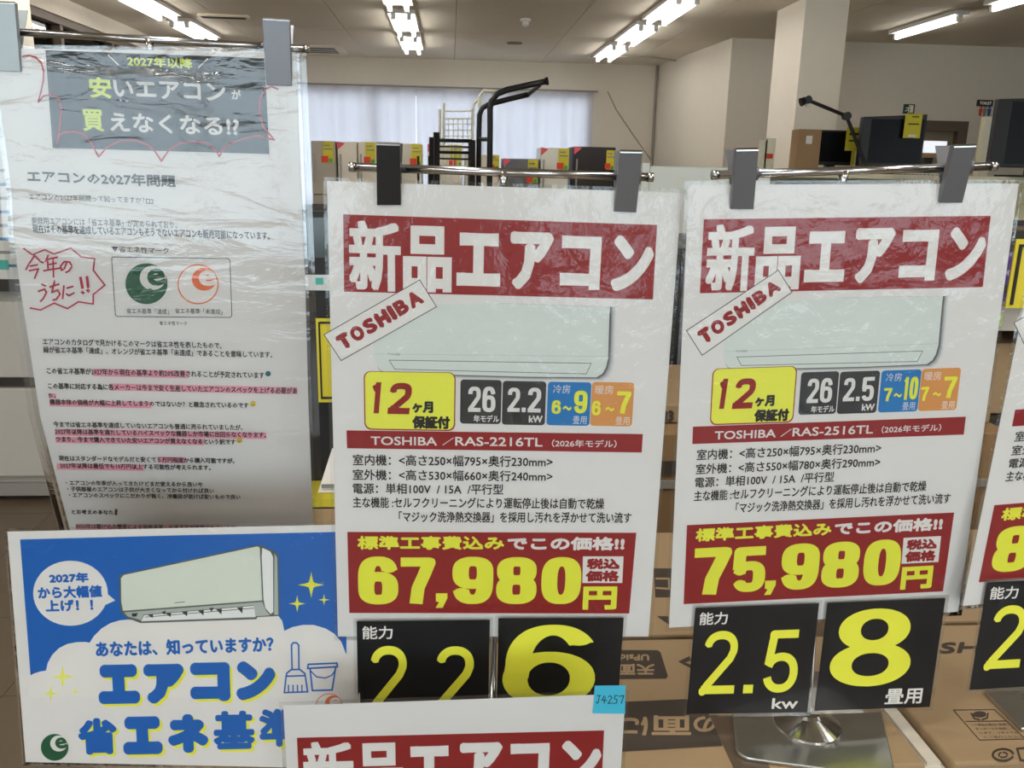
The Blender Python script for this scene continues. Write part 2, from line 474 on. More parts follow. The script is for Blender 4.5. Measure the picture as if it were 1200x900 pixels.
# left wall with a long high window
lw0, lw1, lz0, lz1 = 7.45, 11.2, 1.7, 2.76
struct('wall_left', MB().box(XL - T, XL, 1.0, lw0, 0, CEIL).box(XL - T, XL, lw1, YF, 0, CEIL).box(XL - T, XL, lw0, lw1, 0, lz0).box(XL - T, XL, lw0, lw1, lz1, CEIL), wall_m)
struct('wall_left_return', MB().box(XW - T, XL - T, 1.0, 1.0 + T, 0, CEIL), wall_m)  # unseen jog closing the width added behind the camera
struct('wall_left_rear', MB().box(XW - T, XW, YB, 1.0, 0, CEIL), wall_m)
# back wall: unseen windows read from the film reflections, sized to fill them
bw = [(-6.6, -1.15, 0.45, 2.75), (0.75, 1.75, 0.15, 2.1), (2.7, 6.4, 0.35, 2.4)]
mb = MB(); xs = XW - T
for a, b, c, d in bw:
    mb.box(xs, a, YB - T, YB, 0, CEIL).box(a, b, YB - T, YB, 0, c).box(a, b, YB - T, YB, d, CEIL); xs = b
mb.box(xs, XR + T, YB - T, YB, 0, CEIL); struct('wall_back', mb, wall_m)
clear_glass = film_mat('window_glass', (1, 1, 1), 1, 0.0, 1.0, 0.01)
for i, (a, b, c, d) in enumerate(bw):
    w = struct('window_%d' % (i + 3), MB().box(a, b, YB - .09, YB - .085, c, d), clear_glass)
    f = MB(); n = max(2, int(round((b - a) / 1.35)))
    for k in range(n + 1):
        xx = a + (b - a) * k / n; f.box(xx - .025, xx + .025, YB - .1, YB - .06, c, d)
    f.box(a, b, YB - .1, YB - .06, c, c + .05).box(a, b, YB - .1, YB - .06, d - .05, d)
    f.obj('window_frame', trim_m, w)

# curtained window: glass, frame, two white curtains hung in folds
w1 = struct('window_1', MB().box(wx0, wx1, YF + .08, YF + .085, wz0, wz1), clear_glass)
f = MB()
for k in range(4):
    xx = wx0 + (wx1 - wx0) * k / 3; f.box(xx - .03, xx + .03, YF + .05, YF + .1, wz0, wz1)
f.box(wx0, wx1, YF + .05, YF + .1, wz1 - .06, wz1).box(wx0, wx1, YF + .05, YF + .1, wz0, wz0 + .06)
f.obj('window_frame', trim_m, w1)
cm = bpy.data.materials.new('curtain_cloth'); cm.use_nodes = True
nt = cm.node_tree; b = nt.nodes['Principled BSDF']; b.inputs['Base Color'].default_value = (.80, .78, .82, 1); b.inputs['Roughness'].default_value = .9
tl = nt.nodes.new('ShaderNodeBsdfTranslucent'); tl.inputs[0].default_value = (.53, .50, .54, 1)
ad = nt.nodes.new('ShaderNodeMixShader'); ad.inputs[0].default_value = .6
wv = nt.nodes.new('ShaderNodeTexWave'); wv.inputs['Scale'].default_value = 120; tcx = nt.nodes.new('ShaderNodeTexCoord')
bpn = nt.nodes.new('ShaderNodeBump'); bpn.inputs['Distance'].default_value = .0004
nt.links.new(tcx.outputs['Object'], wv.inputs['Vector']); nt.links.new(wv.outputs['Fac'], bpn.inputs['Height']); nt.links.new(bpn.outputs[0], b.inputs['Normal'])
nt.links.new(b.outputs[0], ad.inputs[1]); nt.links.new(tl.outputs[0], ad.inputs[2]); nt.links.new(ad.outputs[0], nt.nodes['Material Output'].inputs[0])
def curtain(x0, x1, label):
    mb = MB(); n = int((x1 - x0) * 26); vs = []; fs = []
    for i in range(n + 1):
        u = i / n; x = x0 + (x1 - x0) * u
        w = .03 * math.sin(i * .95) + .025 * math.sin(i * .37 + x0) + .006 * math.sin(i * 2.3)
        for z, kk in ((wz1 + .03, .5), (1.6, 1.0), (.5, 1.3)):
            vs += [(x, YF - .08 + w * kk, z)]
    for i in range(n):
        for k in range(2):
            a = i * 3 + k; bb = a + 3; fs += [(a, bb, bb + 1, a + 1)]
    mb.add(vs, fs)
    o = mb.obj('curtain', cm, None, smooth=True); tag(o, label, 'curtain', 'white curtains on the far window'); return o
xm = at_y(487, 120, YF).x
curtain(wx0 - .1, xm + .01, 'white sheer curtain on the left half of the far window')
curtain(xm + .012, wx1 + .04, 'white sheer curtain behind the black tube rack')
tag(MB().tube([(wx0 - .2, YF - .08, wz1 + .046), (wx1 + .1, YF - .08, wz1 + .046)], .012).obj('curtain_rail', trim_m), 'thin metal curtain rail along the top of the far window', 'curtain rail')
# left wall window
w2 = struct('window_2', MB().box(XL - .1, XL - .095, lw0, lw1, lz0, lz1), clear_glass)
f = MB().box(XL - .12, XL - .02, lw0, lw1, lz1 - .07, lz1).box(XL - .12, XL - .02, lw0, lw1, lz0, lz0 + .06)
for k in range(4):
    yy = lw0 + (lw1 - lw0) * k / 3; f.box(XL - .12, XL - .03, yy - .03, yy + .03, lz0, lz1)
f.obj('window_frame', dark_trim, w2)
o = MB().box(XL - 2.2, XL - 1.9, lw0 - 3, lw1 + 5, 0, 3.4).obj('neighbour_building', mat('outside_brown', rgb(88, 76, 66, 3), .8)); tag(o, 'dark brown building front seen through the high left window', 'building')
MB().box(XL - 1.9, XL - 1.86, lw0 - 3, lw1 + 5, 2.05, 2.45).obj('sign_band', mat('outside_white', rgb(220, 205, 195, 3.2), .8), o)
MB().box(XL - 1.86, XL - 1.82, lw0 - 3, lw1 + 5, 2.45, 2.52).obj('red_stripe', mat('outside_red', rgb(180, 70, 60, 3), .8), o)

# pillars
pm = mat('pillar_paint', rgb(200, 193, 181, .62), .8, noise=.02, scale=10)
px0 = at_y(935, 100, 7.5).x; px1 = at_y(985, 100, 7.5).x
struct('trim_1', MB().box(px0, px1, 7.5, 8.15, 0, CEIL), pm)
struct('trim_2', MB().box(XL, -3.2, 6.65, 7.25, 0, CEIL), pm)
# conduit lines
struct('trim_3', MB().tube([(xa - .03, YF - .04, 0), (xa - .03, YF - .04, CEIL)], .016, 8), mat('conduit_grey', rgb(130, 124, 114, .62), .6))
c1 = [at_y(712, 107, YF - .02), at_y(722, 128, YF - .02), at_y(740, 155, YF - .02), at_y(766, 192, YF - .02)]
o = MB().tube(c1, .009, 6).obj('wall_cable', mat('cable_grey', rgb(140, 132, 120, .62), .6)); tag(o, 'thin grey cable running diagonally down the far wall', 'cable')
c2 = [at_z(p, q, CEIL - .02) for p, q in ((692, 66), (735, 66), (770, 68), (800, 72), (822, 71), (857, 62))]
o = MB().tube(c2, .010, 6).obj('ceiling_cable', _mats['cable_grey']); tag(o, 'thin cable clipped along the ceiling above the wall corner', 'cable')

# door at the right
struct('door_1', MB().box(dx0 + .06, dx1 - .06, YN + .06, YN + .1, 0, dz - .06), mat('door_brown_grey', rgb(128, 116, 100), .5))
struct('trim_4', MB().box(dx0 - .05, dx0 + .06, YN - .03, YN + .12, 0, dz + .05).box(dx1 - .06, dx1 + .05, YN - .03, YN + .12, 0, dz + .05).box(dx0 + .06, dx1 - .06, YN - .03, YN + .12, dz - .06, dz + .05), dark_trim)

# ceiling lights
tube_m = mat('tube_glow', (1.0, 0.97, 0.92), .3, emit=TUBE)
house_m = mat('lamp_housing', (.82, .81, .78), .4)
def fixture(X, Y, label, twin=True):
    HL = .54
    r = empty('ceiling_light', (X, Y, CEIL), label, 'ceiling light', 'fluorescent ceiling lights')
    wd = .13 if twin else .07
    MB().slab([(X - wd, Y - .59, CEIL), (X + wd, Y - .59, CEIL), (X + wd, Y + .59, CEIL), (X - wd, Y + .59, CEIL)], (0, 0, -.035)).obj('housing', house_m, r)
    for sx in ((-.075, .075) if twin else (0,)):
        MB().tube([(X + sx, Y - HL, CEIL - .07), (X + sx, Y + HL, CEIL - .07)], .019, 10).obj('fluorescent_tube', tube_m, r, smooth=True)
        for yy in (Y - HL - .04, Y + HL): MB().box(X + sx - .02, X + sx + .02, yy, yy + .04, CEIL - .09, CEIL - .035).obj('lamp_holder', house_m, r)
rows = [(-2.8, 'left', (7.2, 8.75, 10.25)), (-.47, 'middle', (7.75, 9.3, 10.8)), (1.95, 'right of centre', (6.6, 8.05, 9.5, 10.95)), (4.5, 'far right', (6.8, 8.4))]
ordn = {2: ('nearer', 'farther'), 3: ('nearest', 'second', 'farthest'), 4: ('nearest', 'second', 'third', 'farthest')}
rown = {'left': 'ceiling row above the clear-covered notice', 'middle': 'ceiling row above the dark clip', 'right of centre': 'ceiling row leading to the wall corner', 'far right': 'ceiling row right of the pillar'}
for X, rn, yy in rows:
    for k, Y in enumerate(yy):
        fixture(X, Y, '%s fluorescent light in the %s' % (ordn[len(yy)][k], rown[rn]), rn != 'far right')
# cassette vents, detectors
def vent(p, q, sx, sy, label):
    c = at_z(p, q, CEIL); r = empty('ceiling_vent', c, label, 'vent')
    MB().box(c.x - sx, c.x + sx, c.y - sy, c.y + sy, CEIL - .03, CEIL).obj('vent_frame', mat('vent_cream', rgb(178, 168, 150, .62), .5), r, bevel=.008)
    g = mat('vent_dark', rgb(48, 42, 36), .6)
    for k in range(4):
        yy = c.y - sy * .7 + k * sy * .42
        MB().box(c.x - sx * .86, c.x + sx * .86, yy, yy + sy * .18, CEIL - .034, CEIL - .026).obj('slot', g, r)
vent(345, 55, .62, .34, 'cream ceiling vent right of the steel clip over the notice')
vent(262, 17, .25, .06, 'small dark ceiling slot above the clear-covered notice')
for p, q, rr, l in ((603, 50, .09, 'round flat speaker grille between the two middle light rows'), (1127, 55, .09, 'round flat speaker grille above the toilet sign')):
    c = at_z(p, q, CEIL); tag(MB().lathe(c, [(rr, 0), (rr, -.012), (rr * .6, -.016), (.01, -.016)], 24).obj('ceiling_speaker', mat('speaker_grille', rgb(112, 102, 88), .7), None), l, 'speaker')
c = at_z(616, 22, CEIL); r = empty('smoke_detector', c, 'small white smoke detector on the ceiling above the rack', 'detector')
MB().lathe(c, [(.05, 0), (.055, -.02), (.03, -.03)], 20).obj('base', house_m, r); MB().lathe(c + Vector((0, 0, -.03)), [(.03, 0), (.032, -.03), (.015, -.045)], 20).obj('sensor_head', house_m, r)

# signs on the right wall
def flat_sign(name, p0, q0, p1, q1, Y, mm, label, cat, group=None, th=.02):
    a = at_y(p0, q0, Y); b = at_y(p1, q1, Y); r = empty(name, ((a.x + b.x) / 2, Y, b.z), label, cat, group)
    MB().box(a.x, b.x, Y - th, Y, b.z, a.z).obj('panel', mm, r); return r, a, b
def wtext(st, x0, x1, z0, z1, Y, m, parent, name='lettering', r=0.0, flip=False):
    V, Fc = glyphs(st, 2); mb = MB()
    for k, (i, j) in enumerate([(0, 0)] + ([(1, 0), (-1, 0), (0, 1), (0, -1)] if r else [])):
        mb.add([(x0 + (x1 - x0) * u + i * r, Y - k * 2e-5, z1 - (z1 - z0) * v + j * r) for u, v in V], Fc)
    return mb.obj(name, m, parent)
sgreen = mat('exit_green', rgb(30, 62, 52), .5); scream = mat('sign_cream', rgb(205, 198, 182, .62), .6)
r, a, b = flat_sign('exit_sign', 1059, 122, 1070, 133.5, YN, sgreen, 'small green exit sign with running figure above the television', 'sign')
mx = (a.x + b.x) / 2; w = (b.x - a.x); zz = b.z; h = a.z - b.z
MB().box(mx + w * .06, mx + w * .36, YN - .023, YN - .0205, zz + h * .1, zz + h * .88).obj('doorway_mark', scream, r)
mb = MB(); s3 = lambda *p: [(mx + w * x, YN - .026, zz + h * z) for x, z in p]
for pts in (((-.05, .72), (-.12, .42), (-.02, .2), (-.1, .08)), ((-.12, .42), (-.3, .28), (-.4, .3)), ((-.35, .58), (-.1, .62), (.08, .5))): mb.tube(s3(*pts), w * .045, 6)
mb.tube(s3((-.02, .8), (-.02, .9)), w * .07, 8); mb.obj('running_figure', scream, r)
r, a, b = flat_sign('toilet_sign', 1145, 117, 1162, 125, YN, mat('sign_dark', rgb(40, 38, 34), .5), 'dark TOILET sign with small pictograms on the right wall', 'sign')
wtext('TOILET', a.x + .025, b.x - .02, b.z + .02, a.z - .02, YN - .022, scream, r, r=.003)
for k, (cc, nm) in enumerate((((175, 60, 50), 'red_figure'), ((120, 125, 110), 'grey_figure'), ((60, 70, 130), 'blue_figure'))):
    c = at_y(1148.5 + k * 5, 131, YN); mb = MB().tube([(c.x, YN - .01, c.z + .035), (c.x, YN - .01, c.z + .055)], .012, 8)
    mb.slab([(c.x - .02, YN - .015, c.z + .03), (c.x + .02, YN - .015, c.z + .03), (c.x + .012, YN - .015, c.z - .045), (c.x - .012, YN - .015, c.z - .045)], (0, .01, 0)).obj(nm, mat('figure_' + nm, rgb(*cc, .62), .6), r)

# ================================================================= APPLIANCES AT THE FAR WALL
tag_y = mat('tag_yellow', rgb(196, 184, 48), .6); tag_r = mat('tag_red', rgb(190, 60, 40, .62), .6); tag_g = mat('tag_green', rgb(70, 140, 70, .62), .6)
def fridge(p0, p1, q, Y, color, tagbox, label, door_split=.38, red_corner=False, zb=0.0, dark=False):
    a = at_y(p0, q, Y); b = at_y(p1, q, Y); zt = (a.z + b.z) / 2; x0, x1 = a.x, b.x
    r = empty('refrigerator', ((x0 + x1) / 2, Y + .3, 0), label, 'refrigerator', 'refrigerators along the far window')
    m = mat('fridge_%d_%d_%d' % color, rgb(*color, .62), .4)
    MB().box(x0, x1, Y + .05, Y + .62, 0.02, zt).obj('body', m, r, bevel=.01)
    zs = zt * (1 - door_split)
    for z0, z1 in ((.06, zs - .006), (zs + .006, zt - .004)):
        d = MB().box(x0 + .003, x1 - .003, Y, Y + .045, z0, z1).obj('door', m, r, bevel=.008)
        MB().box(x0 + .03, x0 + .05, Y - .03, Y, max(z0, (z0 + z1) / 2 - .18), min(z1, (z0 + z1) / 2 + .18)).obj('handle', trim_m, d)
    if tagbox:
        t0 = at_y(tagbox[0], tagbox[1], Y - .01); t1 = at_y(tagbox[2], tagbox[3], Y - .01)
        t = MB().box(t0.x, t1.x, Y - .013, Y - .009, t1.z, t0.z).obj('price_tag', tag_y, r); w = t1.x - t0.x; h = t0.z - t1.z
        MB().box(t0.x - w * .15, t0.x + w * .5, Y - .018, Y - .013, t1.z + h * .03, t1.z + h * .33).obj('red_print', tag_r, t)
        MB().box(t0.x + w * .55, t0.x + w * .9, Y - .018, Y - .013, t1.z + h * .03, t1.z + h * .2).obj('green_print', tag_g, t)
        MB().box(t0.x + w * .1, t0.x + w * .9, Y - .0145, Y - .013, t1.z + h * .62, t1.z + h * .68).box(t0.x + w * .1, t0.x + w * .7, Y - .0145, Y - .013, t1.z + h * .8, t1.z + h * .86).obj('tag_lettering', grey_line, t)
    if red_corner:
        MB().slab([(x0, Y - .003, zt), (x0 + .1, Y - .003, zt - .02), (x0 + .01, Y - .003, zt - .1), (x0, Y - .003, zt - .1)], (0, .002, 0)).obj('corner_sticker', mat('sticker_pink', rgb(205, 80, 95, .62), .6), r)
fy = 11.6
fridge(364, 393, 165, fy, (150, 142, 130), (378, 166, 391, 191), 'dull grey refrigerator at the left end of the row')
fridge(395, 418, 166, fy, (200, 192, 178), None, 'light grey refrigerator with a pink corner sticker left of the dark clip', red_corner=True)
fridge(419, 442, 166, fy, (196, 188, 172), (428, 167, 440, 192), 'light grey refrigerator partly behind the dark clip')
fridge(466, 494, 168, fy, (184, 178, 162), (482, 169, 494, 194), 'beige grey refrigerator just right of the dark clip')
fridge(501, 541, 169, fy, (196, 190, 178), (528, 170, 541, 196), 'light refrigerator behind the black tube rack', red_corner=True)
fridge(545, 585, 181, fy, (188, 180, 168), (574, 182, 585, 198), 'short pale refrigerator seen through the rack posts')
fridge(590, 632, 186, fy, (92, 94, 98), (619, 187, 630, 215), 'short charcoal refrigerator with a yellow tag', red_corner=True)
fridge(634, 667, 173, fy, (204, 200, 190), (655, 174, 666, 199), 'white refrigerator with a pink corner sticker beside the black unit', red_corner=True)
fridge(673, 722, 172, fy, (34, 30, 30), (711, 176, 720, 199), 'glossy black refrigerator beside the steel clip', red_corner=True)

# black bent-tube rack
blk = mat('black_tube', rgb(20, 20, 22), .4); RY = 8.2
def Z5(x, y): return (320 + x * .31667, 60 + y * .31667)
def bpt(x, y, Y=RY): return at_y(*Z5(x, y), Y)
def gnd(v): return Vector((v.x, v.y, 0.0))
r = empty('tube_rack', gnd(bpt(780, 400)), 'tall black bent-tube rack with an arm reaching up to the right', 'rack')
p = [gnd(bpt(803, 400)), bpt(803, 300), bpt(803, 215), bpt(808, 185), bpt(830, 158), bpt(865, 143), bpt(1013, 111)]
MB().tube(p, .028, 10).obj('front_upright', blk, r, smooth=True)
q2 = RY + .35
p = [gnd(bpt(762, 400, q2)), bpt(762, 300, q2), bpt(764, 235, q2), bpt(775, 210, q2), bpt(800, 196, q2), bpt(870, 178, q2), bpt(945, 160, q2)]
MB().tube(p, .026, 10).obj('rear_upright', blk, r, smooth=True)
MB().tube([bpt(945, 160, q2), bpt(985, 127, RY)], .02, 8).obj('end_strut', blk, r)
MB().tube([bpt(1008, 112, RY), bpt(1018, 110, RY)], .036, 10).obj('end_cap', blk, r)
MB().tube([bpt(762, 326, q2), bpt(803, 326, RY)], .02, 8).obj('cross_bar', blk, r)
# black wire shelf unit next to it
r = empty('wire_shelf', gnd(bpt(690, 400)), 'black wire shelving unit with four posts left of the tube rack', 'shelf')
sx0, sx1 = bpt(605, 330).x, bpt(738, 330).x
zt = bpt(605, 300).z
for X, Y, z in ((sx0, RY, zt), (sx1, RY, bpt(600, 326).z), (sx0 - .05, RY + .45, bpt(590, 318, RY + .45).z), (sx1, RY + .45, bpt(600, 326).z)):
    MB().tube([(X, Y, 0), (X, Y, z)], .03, 8).obj('post', blk, r)
for zz in (bpt(600, 327).z, bpt(600, 372).z, .9, .4):
    mb = MB().tube([(sx0, RY, zz), (sx1, RY, zz)], .012, 6).tube([(sx0, RY + .45, zz), (sx1, RY + .45, zz)], .012, 6)
    for k in range(14):
        X = sx0 + (sx1 - sx0) * k / 13; mb.tube([(X, RY, zz), (X, RY + .45, zz)], .005, 5)
    mb.tube([(sx0, RY, zz - .06), (sx1, RY, zz - .06)], .008, 5)
    mb.obj('wire_tray', blk, r)
# cream wire grid rack
crm = mat('cream_wire', rgb(205, 200, 185, .62), .5); GY = 9.2
r = empty('wire_grid_rack', gnd(bpt(690, 400, GY)), 'tall cream wire grid rack standing behind the black rack', 'rack')
g0, g1 = bpt(632, 200, GY), bpt(738, 200, GY)
MB().tube([(g0.x, GY, 0), (g0.x, GY, bpt(632, 193, GY).z)], .014, 8).obj('post', crm, r)
MB().tube([gnd(bpt(738, 400, GY)), bpt(738, 220, GY), bpt(745, 190, GY), bpt(762, 178, GY)], .016, 8).obj('post', crm, r)
MB().tube([gnd(bpt(765, 400, GY - .3)), bpt(765, 165, GY - .3), bpt(780, 146, GY - .3), bpt(830, 150, GY - .3)], .018, 8).obj('post', crm, r)
MB().tube([(bpt(617, 215, GY).x, GY, 0), bpt(617, 215, GY)], .014, 8).obj('post', crm, r)
for q in (222, 250): MB().tube([bpt(632, q, GY), bpt(738, q, GY)], .008, 6).obj('rail', crm, r)
mb = MB()
for k in range(7):
    X = g0.x + (g1.x - g0.x) * k / 6; mb.tube([(X, GY, 0.3), (X, GY, bpt(690, 250, GY).z)], .005, 5)
for q in range(270, 500, 22): mb.tube([bpt(632, q, GY), bpt(738, q, GY)], .005, 5)
mb.obj('wire_grid', crm, r)
r = empty('step_frame', gnd(bpt(560, 400)), 'low black wire frame left of the wire shelving', 'frame')
MB().tube([gnd(bpt(537, 400)), bpt(537, 388), bpt(578, 388), gnd(bpt(578, 400))], .012, 6).obj('frame_tube', blk, r)

# pale chest / panel behind poster gap
PY = 3.4
a = at_y(753, 191, PY); b = at_y(905, 194, PY)
r = empty('display_cabinet', (a.x + .4, PY + .2, 0), 'pale grey-green cabinet top visible between the two price posters', 'cabinet')
pgm = mat('pale_green_panel', rgb(196, 200, 192, .70), .4)
MB().box(a.x, a.x + .028, PY, PY + .5, 0, a.z).obj('side_panel', pgm, r)
MB().box(a.x + .03, b.x, PY, PY + .5, 0, a.z - .01).obj('body', pgm, r, bevel=.006)
MB().box(a.x + .03, b.x, PY - .01, PY, 0, a.z - .115).obj('front_panel', mat('pale_panel_front', rgb(205, 205, 198, .70), .4), r)

# ---- television display at the right
tv_blk = mat('screen_black', rgb(16, 16, 18), .22, spec=.08); tv_body = mat('tv_casing', rgb(20, 20, 20), .5)
wood = mat('cream_shelf', rgb(205, 195, 170, .62), .5); cardb = mat('cardboard', rgb(134, 113, 84), .8, noise=.06, scale=60, aniso=(1, 12, 1)); brown = mat('brown_carton', rgb(138, 112, 82, .62), .8)
SY = 5.2
s0 = at_y(915, 206, SY); s1 = at_y(1205, 205, SY)
sz = at_y(1050, 205, SY).z
r = empty('display_shelf', ((s0.x + s1.x) / 2 + .3, SY + .3, 0), 'long cream display shelf carrying televisions and the lamp', 'shelf')
MB().box(s0.x - .1, s1.x + 1.2, SY, SY + .75, sz - .025, sz + .003).obj('top_board', wood, r)
MB().box(s0.x - .1, s1.x + 1.2, SY + .7, SY + .74, .1, sz - .025).obj('back_panel', wood, r)
MB().box(s0.x - .1, s1.x + 1.2, SY + .05, SY + .7, sz - .45, sz - .42).obj('lower_board', wood, r)
for X in (s0.x - .1, s1.x + 1.17): MB().box(X, X + .03, SY, SY + .72, 0, sz - .025).obj('side_board', wood, r)
def tv(p0, q0, p1, q1, Y, label, name='television', skew=0.0, tagb=None, m=tv_blk, rot=0.0):
    a = at_y(p0, q0, Y); b = at_y(p1, q1, Y + skew)
    zb = max(b.z, sz + .05); r = empty(name, ((a.x + b.x) / 2, Y, sz), label, 'television' if name == 'television' else 'monitor')
    x0, x1, z0, z1 = a.x, b.x, zb, a.z; dy = skew
    Q = [(x0, Y, z0), (x1, Y + dy, z0), (x1, Y + dy, z1 + (.02 if dy else 0)), (x0, Y, z1)]
    MB().slab(Q, (0, .045, 0)).obj('casing', tv_body, r, bevel=.004)
    i = .012
    MB().slab([(x0 + i, Y - .002, z0 + i + .01), (x1 - i, Y + dy - .002, z0 + i + .01), (x1 - i, Y + dy - .002, z1 - i), (x0 + i, Y - .002, z1 - i)], (0, .001, 0)).obj('screen', m, r)
    xm = (x0 + x1) / 2
    MB().box(xm - .03, xm + .03, Y + .03 + dy / 2, Y + .07 + dy / 2, sz + .005, z0 + .1).obj('stand_neck', tv_body, r)
    MB().box(xm - .16, xm + .16, Y - .06 + dy / 2, Y + .16 + dy / 2, sz + .003, sz + .015).obj('stand_foot', tv_body, r)
    if tagb:
        Y = Y + dy - .004; t0 = at_y(tagb[0], tagb[1], Y - .015); t1 = at_y(tagb[2], tagb[3], Y - .015)
        t = MB().box(t0.x, t1.x, Y - .012, Y - .009, t1.z, t0.z).obj('price_tag', tag_y, r); h = t0.z - t1.z; w = t1.x - t0.x
        MB().box(t0.x + w * .2, t0.x + w * .85, Y - .0135, Y - .012, t1.z + h * .55, t1.z + h * .6).box(t0.x + w * .4, t0.x + w * .8, Y - .0135, Y - .012, t1.z + h * .85, t1.z + h * .9).obj('tag_lettering', black_ink, t)
        MB().box(t0.x + w * .3, t0.x + w * .75, Y - .0135, Y - .012, t1.z + h * .04, t1.z + h * .14).obj('tag_sticker', white_ink, t)
    return r
tv(1012, 137, 1079, 196, SY + .28, 'large black television with a yellow tag on its upper right corner', skew=-.08, tagb=(1062, 133, 1078, 162))
tv(957, 152, 998, 194, SY + .54, 'smaller black television between the brown carton and the yellow card')
tv(1171, 116, 1270, 198, SY - .25 + .3, 'big black television at the right edge of the picture', skew=-.12)
r, a, b = None, at_y(1077, 164, SY + .5), at_y(1108, 185, SY + .5)
r = empty('monitor', ((a.x + b.x) / 2, SY + .5, sz), 'small lit monitor showing a white screen in front of the door', 'monitor')
MB().box(a.x, b.x, SY + .5, SY + .53, b.z, a.z).obj('casing', brown, r)
MB().box(a.x + .005, b.x - .005, SY + .497, SY + .5, b.z + .03, a.z - .005).obj('screen', mat('lit_screen', (.85, .9, 1.0), .3, emit=.75), r)
MB().box((a.x + b.x) / 2 - .03, (a.x + b.x) / 2 + .03, SY + .53, SY + .56, sz + .003, b.z + .1).obj('stand_neck', tv_body, r)
a = at_y(930, 152, SY + .5); b = at_y(956, 196, SY + .5)
o = MB().box(a.x, b.x - .025, SY + .4, SY + .53, sz + .004, a.z).obj('brown_box', brown, None, bevel=.004); tag(o, 'upright brown carton leaning by the pillar on the shelf', 'box')
MB().box(a.x + .05, a.x + .09, SY + .397, SY + .3995, a.z - .09, a.z - .04).obj('white_label', white_ink, o)
# yellow card on a stick
PCY = SY + .46
a = at_y(993, 149, PCY); b = at_y(1013, 177, PCY)
r = empty('price_card', ((a.x + b.x) / 2, PCY + .0, sz), 'yellow price card on a stick behind the lamp arm', 'card')
MB().box(a.x, b.x, PCY + .0, PCY + .004, b.z, a.z).obj('card', tag_y, r)
MB().box(a.x + .02, b.x - .03, PCY - .0015, PCY + .0, a.z - .05, a.z - .035).box(a.x + .02, b.x - .05, PCY - .0015, PCY + .0, a.z - .09, a.z - .08).obj('card_lettering', black_ink, r)
MB().box((a.x + b.x) / 2 - .01, (a.x + b.x) / 2 + .012, PCY + .01, PCY + .02, sz + .004, b.z + .03).obj('stick', tag_y, r)
MB().box((a.x + b.x) / 2 - .03, (a.x + b.x) / 2 + .03, PCY - .01, PCY + .004, sz + .003, sz + .012).obj('foot', scream, r)
# desk lamp
LY = SY + .06
r = empty('desk_lamp', at_y(1012, 198, LY), 'thin black jointed desk lamp arm reaching left in front of the pillar', 'lamp')
p0, p1, p2 = at_y(1013, 190, LY), at_y(992, 136, LY), at_y(946, 117, LY)
MB().tube([Vector((p0.x, LY, sz + .01)), p0, p1], .012, 8).obj('lower_arm', blk, r)
MB().tube([p1, p2], .011, 8).obj('upper_arm', blk, r)
for c in (p1, p2): MB().tube([c + Vector((0, -.02, 0)), c + Vector((0, .02, 0))], .024, 12).obj('joint', blk, r)
MB().tube([p2, at_y(938, 120, LY)], [.02, .026], 10).obj('lamp_head', blk, r)
MB().lathe(at_y(946, 126, LY), [(.012, 0), (.016, .012), (.01, .03)], 12).obj('bulb', scream, r)
MB().lathe((p0.x, LY, sz + .004), [(.07, 0), (.07, .015), (.02, .022)], 20).obj('lamp_base', blk, r)
# white wire basket under the shelf edge
r = empty('wire_basket', at_y(1080, 212, SY - .1), 'white wire basket hanging at the shelf front below the television', 'basket')
a = at_y(1058, 203, SY - .12); b = at_y(1102, 222, SY - .12); wm = mat('white_wire', rgb(190, 186, 175, .62), .5)
mb = MB()
for k in range(11):
    X = a.x + (b.x - a.x) * k / 10; mb.tube([(X, a.y, a.z), (X, a.y, b.z)], .004, 5)
for k in range(4):
    Z = b.z + (a.z - b.z) * k / 3; mb.tube([(a.x, a.y, Z), (b.x, a.y, Z)], .004, 5)
mb.obj('wire_front', wm, r)
MB().tube([(a.x, a.y, a.z), (a.x, SY - .005, a.z)], .005, 6).tube([(b.x, a.y, a.z), (b.x, SY - .005, a.z)], .005, 6).tube([(a.x, a.y, b.z), (a.x, SY - .005, b.z)], .005, 6).tube([(b.x, a.y, b.z), (b.x, SY - .005, b.z)], .005, 6).obj('side_wire', wm, r)
# goods on the lower board
for k, (p, wpx, cc, nm) in enumerate(((925, 28, (40, 38, 38), 'black'), (972, 14, (190, 182, 165), 'cream'), (1005, 22, (44, 42, 44), 'dark grey'), (1034, 12, (214, 200, 60), 'yellow'), (1052, 16, (40, 45, 80), 'navy'))):
    a = at_y(p, 206, SY + .2); w = wpx * .0052
    o = MB().box(a.x, a.x + w, SY + .15, SY + .45, sz - .415, sz - .06).obj('boxed_item', mat('item_' + nm.replace(' ', '_'), rgb(*cc, .62), .5), None, bevel=.004)
    tag(o, '%s boxed item on the board under the televisions' % nm, 'box', 'boxed items under the televisions')
    MB().box(a.x + w * .2, a.x + w * .8, SY + .147, SY + .15, sz - .3, sz - .2).obj('front_label', scream, o)
